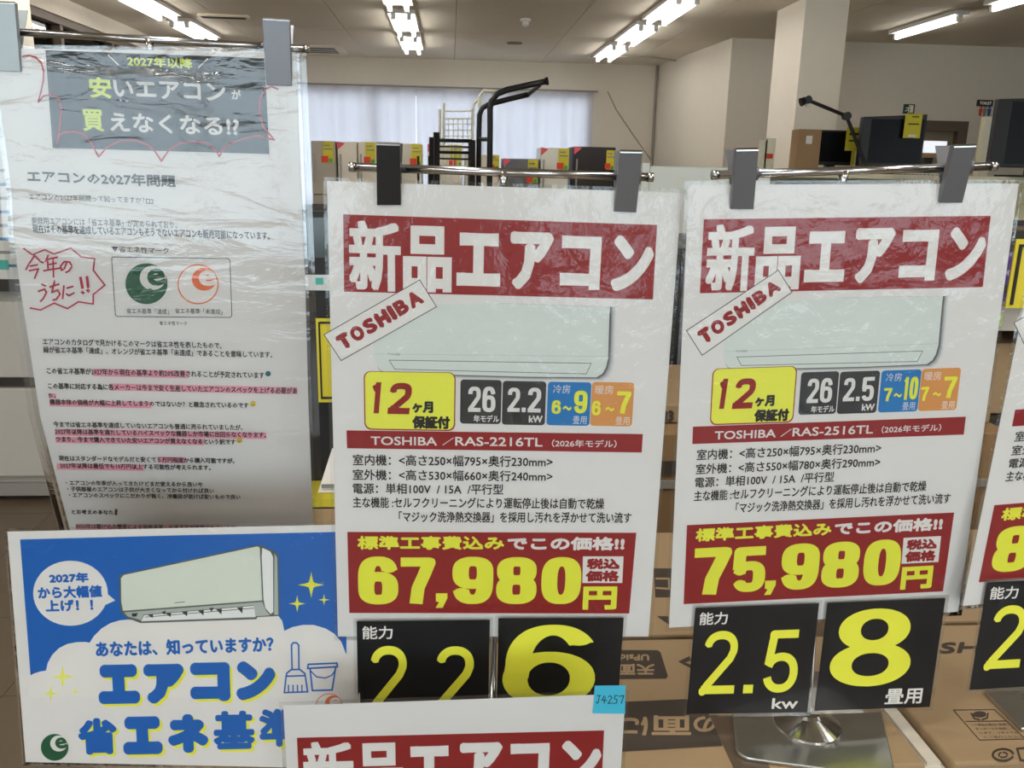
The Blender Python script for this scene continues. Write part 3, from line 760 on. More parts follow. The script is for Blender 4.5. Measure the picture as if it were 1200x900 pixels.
# cream upright panel + poster at far right
a = at_y(1155, 137, 7.0); b = at_y(1167, 137, 7.0)
o = MB().box(a.x, b.x, 7.0, 7.06, 0, a.z).obj('partition_panel', wood, None, bevel=.004); tag(o, 'tall cream partition edge left of the big television', 'partition')
MB().box(a.x + .002, b.x - .002, 6.995, 7.0, .1, a.z - .02).obj('edge_strip', scream, o)
for p0, p1, q0, q1, nm, lb in ((898, 906, 162, 200, 'wall_notice', 'small white notice with red print on the pillar side'), (890, 896, 164, 205, 'wall_notice', 'pale plastic holder hanging beside the pillar')):
    a = at_y(p0, q0, 7.4); b = at_y(p1, q1, 7.4)
    o = MB().box(a.x, b.x, 7.4, 7.405, b.z, a.z).obj(nm, scream, None); tag(o, lb, 'notice')
    if 'red' in lb: MB().box(a.x + .015, b.x - .015, 7.397, 7.4, b.z + .1, b.z + .14).obj('red_print', tag_r, o)

# ---- appliances at the left edge
wh = mat('white_enamel', rgb(178, 174, 166, .80), .4); drk = mat('dark_gap', rgb(40, 36, 32), .6)
AY = 3.75
zA = at_y(20, 195, AY).z
xr = at_y(62, 500, AY).x
r = empty('drawer_cabinet', (xr - .5, AY + .3, 0), 'low pale grey drawer unit on the tiled floor at the left edge', 'cabinet')
gm = mat('grey_drawer', rgb(150, 145, 136, .80), .45)
def zat(q, Y=AY): return at_y(30, q, Y).z
MB().box(xr - 1.1, xr, AY, AY + .6, .02, zat(332)).obj('cabinet_body', gm, r, bevel=.01)
zl = [zat(352), zat(440), zat(452), zat(556)]
for z1, z0 in ((zat(352), zat(441)), (zat(453), zat(556))):
    d = MB().box(xr - 1.08, xr - .02, AY - .03, AY, z0, z1).obj('drawer', wh, r, bevel=.008)
    MB().box(xr - .85, xr - .3, AY - .05, AY - .03, z1 - .06, z1 - .035).obj('handle', trim_m, d)
MB().box(xr - 1.09, xr - .01, AY - .012, AY - .001, zat(452), zat(441)).obj('divider', drk, r)
MB().box(xr - 1.08, xr - .02, AY - .02, AY, .03, .09).obj('plinth', trim_m, r)
a = at_y(-40, 190, AY - .05); b = at_y(27, 333, AY - .05)
r = empty('notice_board', ((a.x + b.x) / 2, AY - .05, b.z), 'stack of white notices on a dark rail at the left edge', 'notice')
MB().box(a.x, b.x, AY - .045, AY - .04, b.z + .02, a.z + .1).obj('sheet', mat('notice_white', rgb(190, 190, 186, .70), .5), r)
MB().box(a.x, b.x + .02, AY - .06, AY - .01, b.z - .03, b.z + .02).obj('rail', drk, r)
for k in range(8):
    z = b.z + .07 + k * .055
    MB().box(b.x - .16 + (k % 3) * .02, b.x - .02, AY - .047, AY - .0452, z, z + .012).obj('print_line', grey_line if k % 2 else mat('print_blue', rgb(60, 110, 150), .5), r)
MB().box(b.x - .09, b.x - .05, AY - .049, AY - .0472, b.z + .06, b.z + .10).obj('teal_mark', mat('teal', rgb(70, 160, 150), .5), r)
o = MB().box(at_y(-60, 200, AY).x, at_y(20, 200, AY).x, AY + .1, AY + .6, zat(332) + .003, zA + .12).obj('grey_appliance', mat('app_grey', rgb(120, 118, 112, .7), .5), None, bevel=.01); tag(o, 'dark grey appliance standing on the drawer unit at the left edge', 'appliance')
MB().box(at_y(-60, 200, AY).x + .02, at_y(20, 200, AY).x - .02, AY + .09, AY + .1, zat(332) + .03, zA + .08).obj('door', drk, o)

# ---- seen in the gap between the notice and the middle poster
GY2 = 2.3
def gx(p): return at_y(p, 350, GY2).x
def gz(q): return at_y(380, q, GY2).z
r = empty('audio_cabinet', (gx(385), GY2 + .2, 0), 'black cabinet with a silver strip between the notice and middle poster', 'cabinet')
MB().box(gx(345), gx(450), GY2, GY2 + .35, .02, gz(246)).obj('body', tv_body, r, bevel=.004)
MB().box(gx(350), gx(445), GY2 - .006, GY2, gz(340), gz(322)).obj('silver_strip', mat('silver_strip', rgb(185, 188, 186), .35, .3), r)
MB().box(gx(371), gx(380), GY2 - .008, GY2 - .006, gz(333), gz(325)).obj('teal_label', mat('teal', rgb(70, 160, 150), .5), r)
MB().box(gx(350), gx(445), GY2 - .004, GY2, gz(302), gz(255)).obj('glass_door', mat('dark_teal_glass', rgb(58, 68, 70), .12), r)
o = MB().box(gx(371), gx(415), GY2 - .03, GY2 - .025, gz(468), gz(371)).obj('yellow_card', tag_y); tag(o, 'yellow card with a thin black border between the notice and middle poster', 'card')
mb = MB()
for a_, b_, c_, d_ in ((gx(374), gx(376), gz(464), gz(375)), (gx(376), gx(412), gz(464), gz(461.5)), (gx(376), gx(412), gz(377), gz(374.5))): mb.box(a_, b_, GY2 - .032, GY2 - .03, c_, d_)
mb.obj('black_border', black_ink, o)
o = MB().add([(gx(371), GY2 - .1, gz(562)), (gx(402), GY2 - .1, gz(562)), (gx(402), GY2 - .04, gz(520)), (gx(386), GY2 - .04, gz(520)), (gx(371), GY2 - .05, gz(562)), (gx(402), GY2 - .03, gz(562))], [(0, 1, 2, 3), (0, 3, 4), (1, 5, 2), (4, 3, 2, 5), (0, 4, 5, 1)]).obj('tent_card', paper)
tag(o, 'small white folded card standing above the yellow shelf stripe', 'card')
MB().box(gx(376), gx(398), GY2 - .106, GY2 - .103, gz(556), gz(552)).obj('card_lettering', grey_line, o)
o = MB().box(gx(345), gx(440), GY2 - .14, GY2 - .002, gz(572), gz(563)).obj('shelf_ledge', tag_y); tag(o, 'narrow yellow-edged ledge under the folded white card', 'shelf')

# ================================================================= CARTONS THE STANDS REST ON
CT = 0.955
def onc(x, y, dz=0.0): return at_z(x, y, CT + dz)
ink_b = mat('carton_ink', rgb(52, 44, 36), .75); tape = mat('white_strip', rgb(178, 172, 160), .5)
yA = onc(800, 748).y                                  # back edge of the front cartons
y0c = 0.672
xg = onc(1075, 862).x                                 # gap between left and right carton
def carton(x0, x1, y0, y1, z0, z1, label, group='brown air conditioner cartons stacked under the stands', seam=True):
    r = empty('carton', ((x0 + x1) / 2, (y0 + y1) / 2, z0), label, 'carton', group)
    MB().box(x0, x1, y0, y1, z0, z1).obj('carton_body', cardb, r, bevel=.003)
    return r
cl = carton(-.078, xg - .014, y0c, yA, CT - .30, CT, 'front brown carton under the round-footed steel stand base')
cr = carton(xg + .014, xg + .95, y0c, yA + .02, CT - .30, CT, 'front brown carton at lower right printed with dark letters')
yB = yA + .012; yC = at_z(785, 622, CT).y
cb = carton(-.078, xg - .02, yB, yC, CT - .30, CT - .002, 'second brown carton behind the middle and right posters')
carton(xg + .02, xg + .95, yB + .02, yC, CT - .30, CT - .002, 'second brown carton behind the far right poster')
for k, (nx0, nx1, nm) in enumerate(((-.078, xg - .02, 'left'), (xg + .02, xg + .95, 'right'))):
    for l in range(2):
        carton(nx0 + .003, nx1 - .003, y0c, yA - .002, .305 * l + .01, .305 * l + .305, 'brown carton in the %s layer of the %s front stack' % (('lowest', 'middle')[l], nm), 'lower layer cartons hidden under the %s stack' % nm)
o = MB().box(xg - .010, xg + .010, y0c, yA - .03, .02, CT - .01).obj('white_board', tape); tag(o, 'white board edge showing between the two front cartons', 'board')
MB().box(xg - .007, xg + .007, y0c + .01, yA - .04, CT - .01, CT - .006).obj('edge_strip', tape, o)
# stacked cartons farther back, seen in the poster gaps
bk = yC + .25
def zg(q, Y=bk): return at_y(790, q, Y).z
def xg2(p, Y=bk): return at_y(p, 550, Y).x
shaded_card = mat('cardboard_shaded', rgb(120, 94, 62), .8, noise=.05, scale=40)  # cardboard again, with the shadow in the poster gap put into its colour
r = empty('carton', (xg2(800), bk + .2, zg(622) - .2), 'brown carton with a shaded side standing behind the right poster', 'carton', 'brown air conditioner cartons stacked under the stands')
MB().box(xg2(740), xg2(1180), bk, bk + .35, .01, zg(508)).obj('carton_body', shaded_card, r, bevel=.003)
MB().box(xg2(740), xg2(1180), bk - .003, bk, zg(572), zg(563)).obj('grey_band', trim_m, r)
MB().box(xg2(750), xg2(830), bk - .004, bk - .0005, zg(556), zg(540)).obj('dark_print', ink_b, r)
r = empty('carton', (xg2(800), bk + .3, zg(508)), 'pale brown carton on top of the shaded one', 'carton', 'brown air conditioner cartons stacked under the stands')
MB().box(xg2(744), xg2(1175), bk + .06, bk + .4, zg(507), zg(474, bk + .06)).obj('carton_body', cardb, r, bevel=.003)
wtext('33', xg2(782), xg2(794), zg(504), zg(492), bk + .057, ink_b, r, r=.002)
BY = bk + .5
r = empty('black_appliance', (at_y(800, 400, BY).x, BY + .3, 0), 'tall black glossy appliance showing between the two price posters', 'appliance')
MB().box(at_y(735, 400, BY).x, at_y(1020, 400, BY).x, BY, BY + .5, 0, at_y(790, 291, BY).z).obj('body', tv_body, r, bevel=.004)
MB().box(at_y(779, 400, BY).x, at_y(782, 400, BY).x, BY - .004, BY, .9, at_y(790, 296, BY).z).box(at_y(795, 400, BY).x, at_y(798, 400, BY).x, BY - .004, BY, .9, at_y(790, 296, BY).z).obj('trim_line', clip_steel, r)
# right gap goods
def X3(p): return at_y(p, 400, 1.9).x
def Z3(q): return at_y(1180, q, 1.9).z
r = empty('shelf_rack', (X3(1180), 2.05, 0), 'grey shelf rack with a price rail in the gap right of the posters', 'shelf')
MB().box(X3(1060), X3(1420), 1.95, 2.4, Z3(392), Z3(362)).obj('price_rail', mat('rail_grey', rgb(168, 164, 156), .4), r)
MB().box(X3(1060), X3(1420), 2.35, 2.4, .02, Z3(270)).obj('back_panel', drk, r)
MB().box(X3(1060), X3(1420), 1.97, 2.35, Z3(520), Z3(500)).obj('lower_board', drk, r)
for p in (1062, 1415): MB().box(X3(p) - .01, X3(p) + .01, 1.97, 2.0, .02, Z3(270)).obj('upright', trim_m, r)
MB().box(X3(1176), X3(1186), 1.946, 1.95, Z3(386), Z3(372)).obj('price_label', mat('label_green', rgb(170, 190, 120), .5), r)
o = MB().box(X3(1172), X3(1215), 1.9, 1.904, Z3(361), Z3(280)).obj('yellow_card', tag_y); tag(o, 'yellow card with a black border right of the right-hand price poster', 'card')
MB().box(X3(1176), X3(1179), 1.896, 1.9, Z3(357), Z3(286)).box(X3(1179), X3(1212), 1.896, 1.9, Z3(289), Z3(286)).obj('black_border', black_ink, o)
o = MB().box(X3(1195), X3(1235), 2.0, 2.25, Z3(362) + .003, Z3(305)).obj('purple_box', mat('purple', rgb(82, 48, 128), .5), None, bevel=.004); tag(o, 'purple packaged item on the rack at the right edge', 'box')
MB().box(X3(1199), X3(1230), 1.997, 2.0, Z3(350), Z3(340)).obj('front_label', drk, o)
o = MB().box(X3(1165), X3(1300), 2.0, 2.3, Z3(500) + .003, Z3(412)).obj('brown_box', cardb, None, bevel=.004); tag(o, 'tan carton on the rack behind the far right poster edge', 'box')
MB().box(X3(1170), X3(1200), 1.997, 2.0, Z3(470), Z3(440)).obj('front_label', ink_b, o)
o = MB().tube([at_y(1183, 268, 1.6), at_y(1260, 268, 1.6)], .006, 10).obj('hanging_rail', chrome); tag(o, 'short chrome rod end sticking out at the right edge', 'rod')
MB().tube([at_y(1183, 268, 1.6), at_y(1186, 268, 1.6)], .008, 10).obj('rod_cap', chrome, o)

# printing on the carton tops
class TopSheet(Sheet):
    def __init__(s, z): Sheet.__init__(s, 'top', None); s.z = z
    def P(s, x, y, off=0.0, canon=True): return at_z(x, y, s.z + off)
topf = TopSheet(CT + .0002); topb = TopSheet(CT - .0018)
_, z3 = zoomer(740, 660, .266667); _, z4 = zoomer(960, 660, .266667)
mb = MB(); topf.poly([z3(-90, 381), z3(115, 382), z3(128, 392), z3(160, 495), z3(152, 507), z3(-90, 509)], 0, mb); pnl = mb.obj('handling_mark', ink_b, cl)
tan = mat('carton_tan_print', rgb(134, 113, 84), .8)
def rot180(b): x0, y0, x1, y1 = b; return [(x1, y1), (x0, y1), (x0, y0), (x1, y0)]
Z3b, _ = zoomer(740, 660, .266667); Z4b, _ = zoomer(960, 660, .266667)
mb = MB()
topf.text('UPside', None, 1, mb, .5, quad=rot180(Z3b(-80, 400, 78, 428)))
topf.text('天面', None, 1, mb, .6, quad=rot180(Z3b(-60, 442, 102, 490))); mb.obj('mark_lettering', tan, pnl)
mb = MB(); topf.poly([z3(205, 432), z3(255, 408), z3(262, 428), z3(235, 436), z3(262, 446), z3(262, 462)], 0, mb); mb.obj('arrow_mark', ink_b, cl)
mb = MB(); topf.poly([z3(-110, 612), z3(240, 597), z3(330, 640), z3(345, 680), z3(385, 760), z3(400, 803), z3(-110, 832)], 0, mb); band = mb.obj('printed_band', ink_b, cl)
mb = MB()
topf.text('の', None, 1, mb, .9, quad=rot180(Z3b(272, 672, 372, 742)))
topf.text('面', None, 1, mb, .9, quad=rot180(Z3b(88, 668, 262, 755)))
topf.text('に', None, 1, mb, .9, quad=rot180(Z3b(-40, 675, 72, 757))); mb.obj('band_lettering', tan, band)
mb = MB(); topf.text('SHIBA', None, 0, mb, .9, it=.05, quad=[z4(528, 348), z4(960, 338), z4(968, 388), z4(534, 398)]); mb.obj('carton_lettering', ink_b, cr)
mb = MB()
Q = [z4(590, 645), z4(770, 643), z4(905, 772), z4(705, 777)]
for i in range(4): topf.line([Q[i], Q[(i + 1) % 4]], 1.0, 0, mb)
topf.line([z4(645, 695), z4(822, 693)], 1.0, 0, mb)
topf.disc(*z4(705, 664), 8, 0, mb, ry=3.6)
topf.line([z4(668, 660), z4(682, 682), z4(705, 688)], 1.8, 0, mb); topf.line([z4(742, 660), z4(738, 680), z4(716, 688)], 1.8, 0, mb)
for k in range(4):
    x0 = 672 + k * 19; y = 712 + k * 18
    topf.text(('この商品は環境に配慮し', 'ダンボールを使用して', 'います。リサイクル', 'にご協力ください')[k], None, 0, mb, .15, res=1, quad=[z4(x0 - 8, y - 8), z4(x0 + 160, y - 9), z4(x0 + 168, y + 2), z4(x0 - 2, y + 3)])
mb.obj('care_mark', ink_b, cr)
mb = MB(); c = z4(808, 842)
topf.line([(c[0] + 12 * math.cos(t), c[1] + 6.8 * math.sin(t)) for t in [math.radians(a_) for a_ in range(20, 351, 15)]], 2.6, 0, mb)
for k in range(3):
    a0 = math.radians(k * 120 + 30); topf.line([(c[0] + 5 * math.cos(a0 + t), c[1] + 3 * math.sin(a0 + t)) for t in (0, .5, 1.0, 1.6)], 1.8, 0, mb)
topf.line([z4(905, 812), z4(870, 815), z4(885, 865), z4(915, 868)], 2.5, 0, mb)
mb.obj('recycling_mark', ink_b, cr)
mb = MB(); topb.poly([(766, 666), (805, 666), (806, 700), (768, 700)], 0, mb); b2 = mb.obj('printed_band', ink_b, cb)
mb = MB(); topb.line([(769, 678), (784, 678), (784, 690), (769, 689)], 2.2, 1, mb); mb.obj('band_lettering', tan, b2)
mb = MB(); topb.poly([(770, 722), (783, 722), (784, 732)], 0, mb); mb.obj('arrow_mark', ink_b, cb)

# ================================================================= POSTERS
A3W, A3H = .297, .418
slopeA = lambda y: .034 - .0000831 * (y - 251)
leanA = lambda x: .024 - .00025 * (x - 390)
QA = [(383, 212), (799, 226), (760, 746), (396, 746)]
nA, dA = plane_of(QA, A3W, A3H)
shA = Sheet('A', plane_depth(nA, dA), slopeA, leanA)
QB = [(807, 216.5), (1194, 215), (1123, 717), (784, 735.5)]
nB, dB = plane_of(QB, A3W * .985, A3H * .985)
srcA = [(402.2, 251.2), (770, 263.7), (737.3, 719), (409.3, 718.3)]
HB = homog(srcA, [(825, 257), (1161, 253), (1105, 693), (801, 708)])
shB = Sheet('B', plane_depth(nB, dB), slopeA, leanA, HB)
QC = [(1229, 214), (1612, 198), (1478, 680), (1128, 710)]
nC, dC = plane_of(QC, A3W, A3H)
HC = homog([QA[0], QA[1], QA[2], QA[3]], QC)
shC = Sheet('C', plane_depth(nC, dC), slopeA, leanA, HC)
# the low poster in front: top corners seen, hangs straight down
def drop_quad(TL, TR, W, Hh):
    d = W / (Vector(_ray(*TR)) - Vector(_ray(*TL))).length
    a, b = at(*TL, d), at(*TR, d)
    out = []
    for p in (b, a):
        q = p - Vector((0, 0, Hh)); c = M.transposed() @ (q - EYE); out.append((600 + F * c.x / c.z, 450 + F * c.y / c.z))
    return [TL, TR, out[0], out[1]]
QD = drop_quad((332, 827), (733, 813), A3W, A3H)
nD, dD = plane_of(QD, A3W, A3H)
HD = homog(QA, QD)
_src = [hmap(HD, *p) for p in srcA]
HD2 = homog(srcA, [(348, 864.6), (708, 856), _src[2], _src[3]])
shD = Sheet('D', plane_depth(nD, dD), slopeA, leanA, HD2)

r5b, r5 = zoomer(360, 150, .366667)
r6b, r6 = zoomer(380, 420, .333333)
r7b, r7 = zoomer(320, 600, .4)
def grow(q, m):
    q = [np.array(p, float) for p in q]; c = sum(q) / 4; out = []
    for i, p in enumerate(q):
        a = q[(i + 1) % 4] - p; b = q[(i - 1) % 4] - p
        out.append(tuple(p - a / np.linalg.norm(a) * m - b / np.linalg.norm(b) * m))
    return out
def poster_sheet(sh, quad, name, label, cat, grp, film, margin=4.0, film_n=(1, 1), paper_m=paper, canon=False, fo=.0007, nxy=(1, 1)):
    c = (sh.P(*quad[2], 0, False) + sh.P(*quad[3], 0, False)) / 2
    r = empty(name, c, label, cat, grp); sh.root = r
    sh.sheet_mesh(quad, 0.0, -.0003, *nxy).obj('paper_sheet', paper_m, r, smooth=False)
    sh.sheet_mesh(grow(quad, margin), fo, -.0006, *film_n).obj('clear_cover', film, r)
    return r
def price_poster(sh, quad, label, texts, tagquad=None, low=False):
    r = poster_sheet(sh, quad, 'price_poster', label, 'poster', 'air conditioner price posters', film_smooth, 4.5)
    def part(name, m, fn, parent=r):
        mb = MB(); fn(mb); return mb.obj(name, m, parent)
    bn = part('red_banner', red, lambda mb: sh.poly([r5(115, 276), r5(1118, 310), r5(1105, 548), r5(118, 523)], 0, mb))
    def head(mb):
        for ch, b_ in (('新', (133, 297, 299, 521)), ('品', (306, 313, 462, 525)), ('エ', (478, 335, 618, 506)), ('ア', (648, 331, 786, 517)), ('コ', (810, 345, 938, 516)), ('ン', (973, 343, 1106, 523))):
            b_ = r5b(*b_); sh.text(ch, b_, 1, mb, 2.1 if ch in '新' else (2.9 if ch == '品' else 3.9), sq=ch in '新品エコ')
    part('headline_lettering', white_ink, head, bn)
    if low: return r
    # printed picture of the unit with its soft printed shadow
    body = [(236, 566), (610, 560), (968, 572), (966, 600), (962, 735), (955, 765), (944, 785), (925, 797), (700, 795), (400, 787), (260, 781), (235, 776), (222, 760), (214, 735), (212, 700)]
    for k, (o_, g) in enumerate(((9, 200), (6.5, 178), (4, 140), (2.2, 95))):
        mm = mat('printed_shadow_%d' % k, rgb(g, g, g - 2), .6)
        part('picture_shadow', mm, lambda mb: sh.poly([(r5(x, y)[0] + o_ * (.8 if x > 500 else .25), r5(x, y)[1] + o_ * (.45 if y > 700 else .0)) for x, y in body], 0 + k * .2, mb))
    pic = part('unit_picture', pale_unit, lambda mb: sh.poly([r5(x, y) for x, y in body], 1.2, mb))
    def plines(mb):
        sh.line([r5(262, 742), r5(908, 752)], .9, 2, mb); sh.line([r5(908, 752), r5(892, 786)], .9, 2, mb); sh.line([r5(892, 786), r5(280, 771)], .9, 2, mb)
        sh.line([r5(280, 771), r5(262, 742)], .9, 2, mb)
    part('picture_outline', grey_line, plines, pic)
    part('shade_stripe', mat('printed_soft_grey', rgb(188, 194, 190), .55), lambda mb: sh.line([r5(218, 722), r5(962, 730)], .8, 1.6, mb), pic)
    part('picture_lettering', grey_line, lambda mb: sh.text('TOSHIBA', r5b(257, 719, 297, 727), 2, mb, .15, res=1), pic)
    tq = tagquad; cn = tq is None
    if tq is None: tq = [r5(52, 660), r5(360, 484), r5(415, 572), r5(108, 745)]
    tg = part('maker_tag', mat('tag_edge', rgb(60, 52, 52), .6), lambda mb: sh.poly(tq, 3, mb, cn))
    ins = grow(tq, -.9)
    part('tag_face', white_ink, lambda mb: sh.poly(ins, 3.6, mb, cn), tg)
    q = np.array(tq); U = lambda u, v: tuple(q[0] * (1 - u) * (1 - v) + q[1] * u * (1 - v) + q[2] * u * v + q[3] * (1 - u) * v)
    tl = [U(.07, .27), U(.93, .2), U(.93, .68), U(.07, .75)]
    tq4 = np.array(tl); T4 = lambda u, v: tuple(tq4[0] * (1 - u) * (1 - v) + tq4[1] * u * (1 - v) + tq4[2] * u * v + tq4[3] * (1 - u) * v)
    def tgl(mb):
        wds = (1, 1.08, 1, 1.05, .38, 1.05, 1.15); g = .16; tot = sum(wds) + g * 6; x = 0
        for ch, w in zip('TOSHIBA', wds):
            a_, b_ = x / tot, (x + w) / tot; x += w + g
            sh.text(ch, None, 4.4, mb, 1.45, sq=ch in 'THI', quad=[T4(a_, 0), T4(b_, 0), T4(b_, 1), T4(a_, 1)], canon=cn)
    part('tag_lettering', red, tgl, tg)
    # warranty badge
    bg = part('warranty_badge', red, lambda mb: sh.rrect(r6b(140, 47, 461, 253), 8, 2, mb))
    part('badge_face', yel_badge, lambda mb: sh.rrect(r6b(144, 49, 457, 249), 7.5, 2.6, mb), bg)
    def n12(mb):
        sh.num('1', r6b(166, 84, 208, 193), 3.4, mb, .22, .1, it=.25); sh.num('2', r6b(228, 86, 305, 196), 3.4, mb, .15, .1, it=.18)
    part('badge_number', red, n12, bg)
    def bt(mb):
        sh.text('ヶ月', r6b(309, 151, 383, 192), 3.4, mb, .9); sh.text('保証付', r6b(309, 202, 442, 248), 3.4, mb, .95)
    part('badge_lettering', black_ink, bt, bg)
    # tiles
    for nm, m, b_ in (('year_tile', char_ink, (478, 75, 622, 230)), ('power_tile', char_ink, (626, 80, 778, 234)), ('cooling_tile', blue_tile, (784, 83, 936, 236)), ('heating_tile', orange_ink, (938, 84, 1086, 238))):
        t = part(nm, m, lambda mb: sh.rrect(r6b(*b_), 4, 1, mb))
        def lw(mb):
            if nm == 'year_tile':
                for ch, bb in (('2', (506, 99, 550, 188)), ('6', (556, 99, 602, 189))): sh.num(ch, r6b(*bb), 2, mb, .17, .08)
                sh.text('年モデル', r6b(525, 199, 615, 225), 2, mb, .3)
            elif nm == 'power_tile':
                a_, c_ = texts['power']
                for ch, bb in ((a_, (645, 103, 688, 188)), (c_, (716, 103, 762, 190))): sh.num(ch, r6b(*bb), 2, mb, .17, .08)
                sh.rrect(r6b(694, 173, 708, 189), .5, 2, mb)
                sh.text('kW', r6b(719, 201, 768, 226), 2, mb, .4)
            else:
                wh_ = nm == 'cooling_tile'
                sh.text('冷房' if wh_ else '暖房', r6b(805, 93, 865, 123) if wh_ else r6b(953, 95, 1016, 126), 2, mb, .12)
                sh.text('畳用', r6b(874, 203, 922, 231) if wh_ else r6b(1024, 206, 1073, 234), 2, mb, .15)
        part('tile_lettering', white_ink, lw, t)
        if nm in ('cooling_tile', 'heating_tile'):
            lo_, hi_ = texts['cool'] if nm == 'cooling_tile' else texts['heat']
            def ny(mb):
                ox = 0 if nm == 'cooling_tile' else 1
                sh.num(lo_, r6b(*((800, 147, 832, 195), (941, 149, 972, 200))[ox]), 2, mb, .17, .1)
                sh.text('〜', r6b(*((838, 167, 870, 183), (988, 170, 1020, 186))[ox]), 2, mb, .7)
                B_ = ((878, 113, 925, 193), (1028, 116, 1078, 194))[ox]
                if len(hi_) == 1: sh.num(hi_, r6b(*B_), 2, mb, .17, .09)
                else:
                    sh.num('1', r6b(876, 110, 895, 193), 2, mb, .3, .09); sh.num('0', r6b(898, 110, 930, 193), 2, mb, .2, .08)
            part('tile_number', yellow, ny, t)
    b2_ = part('model_band', red, lambda mb: sh.poly([r6(78, 253), r6(1120, 266), r6(1116, 331), r6(80, 316)], 1, mb))
    def mt(mb):
        sh.text('TOSHIBA', r6b(163, 275, 397, 306), 2.2, mb, .35); sh.text('／', r6b(415, 278, 455, 306), 2.2, mb, .2); sh.text(texts['model'], r6b(460, 277, 768, 309), 2.2, mb, .35)
        sh.text('（2026年モデル）', r6b(800, 286, 1028, 313), 2.2, mb, .2)
    part('model_lettering', white_ink, mt, b2_)
    def spec(mb):
        L = [('室内機：<高さ250×幅795×奥行230mm>', (100, 340, 803, 380)), ('室外機：<高さ%s×幅%s×奥行%smm>' % texts['outer'], (100, 392, 803, 431)),
             ('電源：単相100V  / 15A  /平行型', (100, 440, 630, 478)), ('主な機能 :セルフクリーニングにより運転停止後は自動で乾燥', (100, 489, 985, 528)),
             ('「マジック洗浄熱交換器」を採用し汚れを浮かせて洗い流す', (262, 539, 1080, 578))]
        for t_, b_ in L: sh.text(t_, r6b(*b_), 1, mb, .28, res=2)
    part('specification_lettering', black_ink, spec)
    bx = part('price_panel', red, lambda mb: sh.poly([r6(81, 610), r6(1097, 613), r6(1072, 897), r6(88, 895)], 1, mb))
    part('panel_heading', yellow, lambda mb: sh.text('標準工事費込み', r6b(116, 624, 633, 673), 2, mb, .85), bx)
    part('panel_subheading', white_ink, lambda mb: sh.text('でこの価格!!', r6b(644, 627, 1056, 675), 2, mb, .95), bx)
    def pr(mb):
        for ch, b_ in zip(texts['price'], ((249, 130, 367, 271), (374, 133, 476, 269), (525, 131, 645, 270), (654, 132, 773, 270), (786, 132, 903, 270))):
            sh.num(ch, r7b(*b_), 2, mb, .2 if ch not in '75' else .19, .1)
        sh.poly([r7(477, 238), r7(511, 238), r7(511, 252), r7(497, 281), r7(476, 281), r7(486, 264), r7(477, 262)], 2, mb)
    part('price_number', yellow, pr, bx)
    part('yen_lettering', yellow, lambda mb: sh.text('円', r7b(908, 218, 1007, 286), 2, mb, 1.6, sq=True), bx)
    tx = part('tax_label', white_ink, lambda mb: sh.poly([r7(908, 130), r7(1027, 130), r7(1023, 208), r7(906, 208)], 2, mb), bx)
    def tt(mb): sh.text('税込', r7b(919, 136, 1016, 168), 3, mb, .95); sh.text('価格', r7b(916, 171, 1014, 204), 3, mb, .95)
    part('tax_lettering', red, tt, tx)
    return r
TA = dict(power='22', cool='69', heat='67', model='RAS-2216TL', outer=('530', '660', '240'), price='67980')
TB = dict(power='25', cool=('7', '10'), heat='77', model='RAS-2516TL', outer=('550', '780', '290'), price='75980')
TC = dict(power='28', cool='89', heat='89', model='RAS-2816TL', outer=('550', '780', '290'), price='89980')
pA = price_poster(shA, QA, 'white laminated price poster reading 67,980 under the dark clip', TA)
pB = price_poster(shB, QB, 'white laminated price poster reading 75,980 hanging at the right', TB, [(803.8, 387.3), (912.3, 316), (928.8, 342.5), (822.7, 417)])
pC = price_poster(shC, QC, 'price poster cut off by the right edge of the picture', TC)
pD = price_poster(shD, QD, 'low price poster at the bottom edge carrying a blue sticky note', TA, low=True)

# ---- black capacity cards
def card(parent_sh, quad, label, fn, off=.004, margin=4.0):
    sh = Sheet('card', lambda x, y: parent_sh.depth(x, y) - off, lambda y: 0, lambda x: 0)
    r = empty('capacity_card', sh.P(*quad[3]), label, 'card', 'black capacity cards')
    sh.sheet_mesh(quad, 0, -.0003).obj('card_sheet', card_black, r)
    sh.sheet_mesh(grow(quad, margin), .0007, -.0006).obj('clear_cover', film_card, r)
    fn(sh, r); return r
def bil(quad):
    q = np.array(quad, float)
    return lambda u0, v0, u1, v1: [tuple(q[0] * (1 - u) * (1 - v) + q[1] * u * (1 - v) + q[2] * u * v + q[3] * (1 - u) * v) for u, v in ((u0, v0), (u1, v0), (u1, v1), (u0, v1))]
def med(ch, bx, by):
    if ch == '2':
        P = [arc(.5, .28, .5 - bx, .28 - by, -170, 10, 16, 2.2) + [(.80, .44), (.14, .88)], [(.0, 1 - by), (1.0, 1 - by)], [(.2, .84), (.05, .96), (.06, 1 - by)]]
    elif ch == '5':
        P = [[(.92, by), (.22, by), (.22, by + .02)], [(.24, by * .5), (.13, .55)], arc(.5, .68, .5 - bx, .32 - by, -158, 165, 22, 2.2)]
    elif ch == '6':
        P = [arc(.53, .5, .5 - bx, .5 - by, -35, -180, 18, 2.2) + [(bx + .01, .65)], arc(.5, .665, .5 - bx, .335 - by, 0, 380, 26, 2.1)]
    elif ch == '8':
        P = [arc(.5, .27, .44 - bx, .27 - by, 0, 380, 26, 2.1), arc(.5, .72, .5 - bx, .28 - by, 0, 380, 26, 2.1)]
    return stroke_shape(P, bx, by, 16)
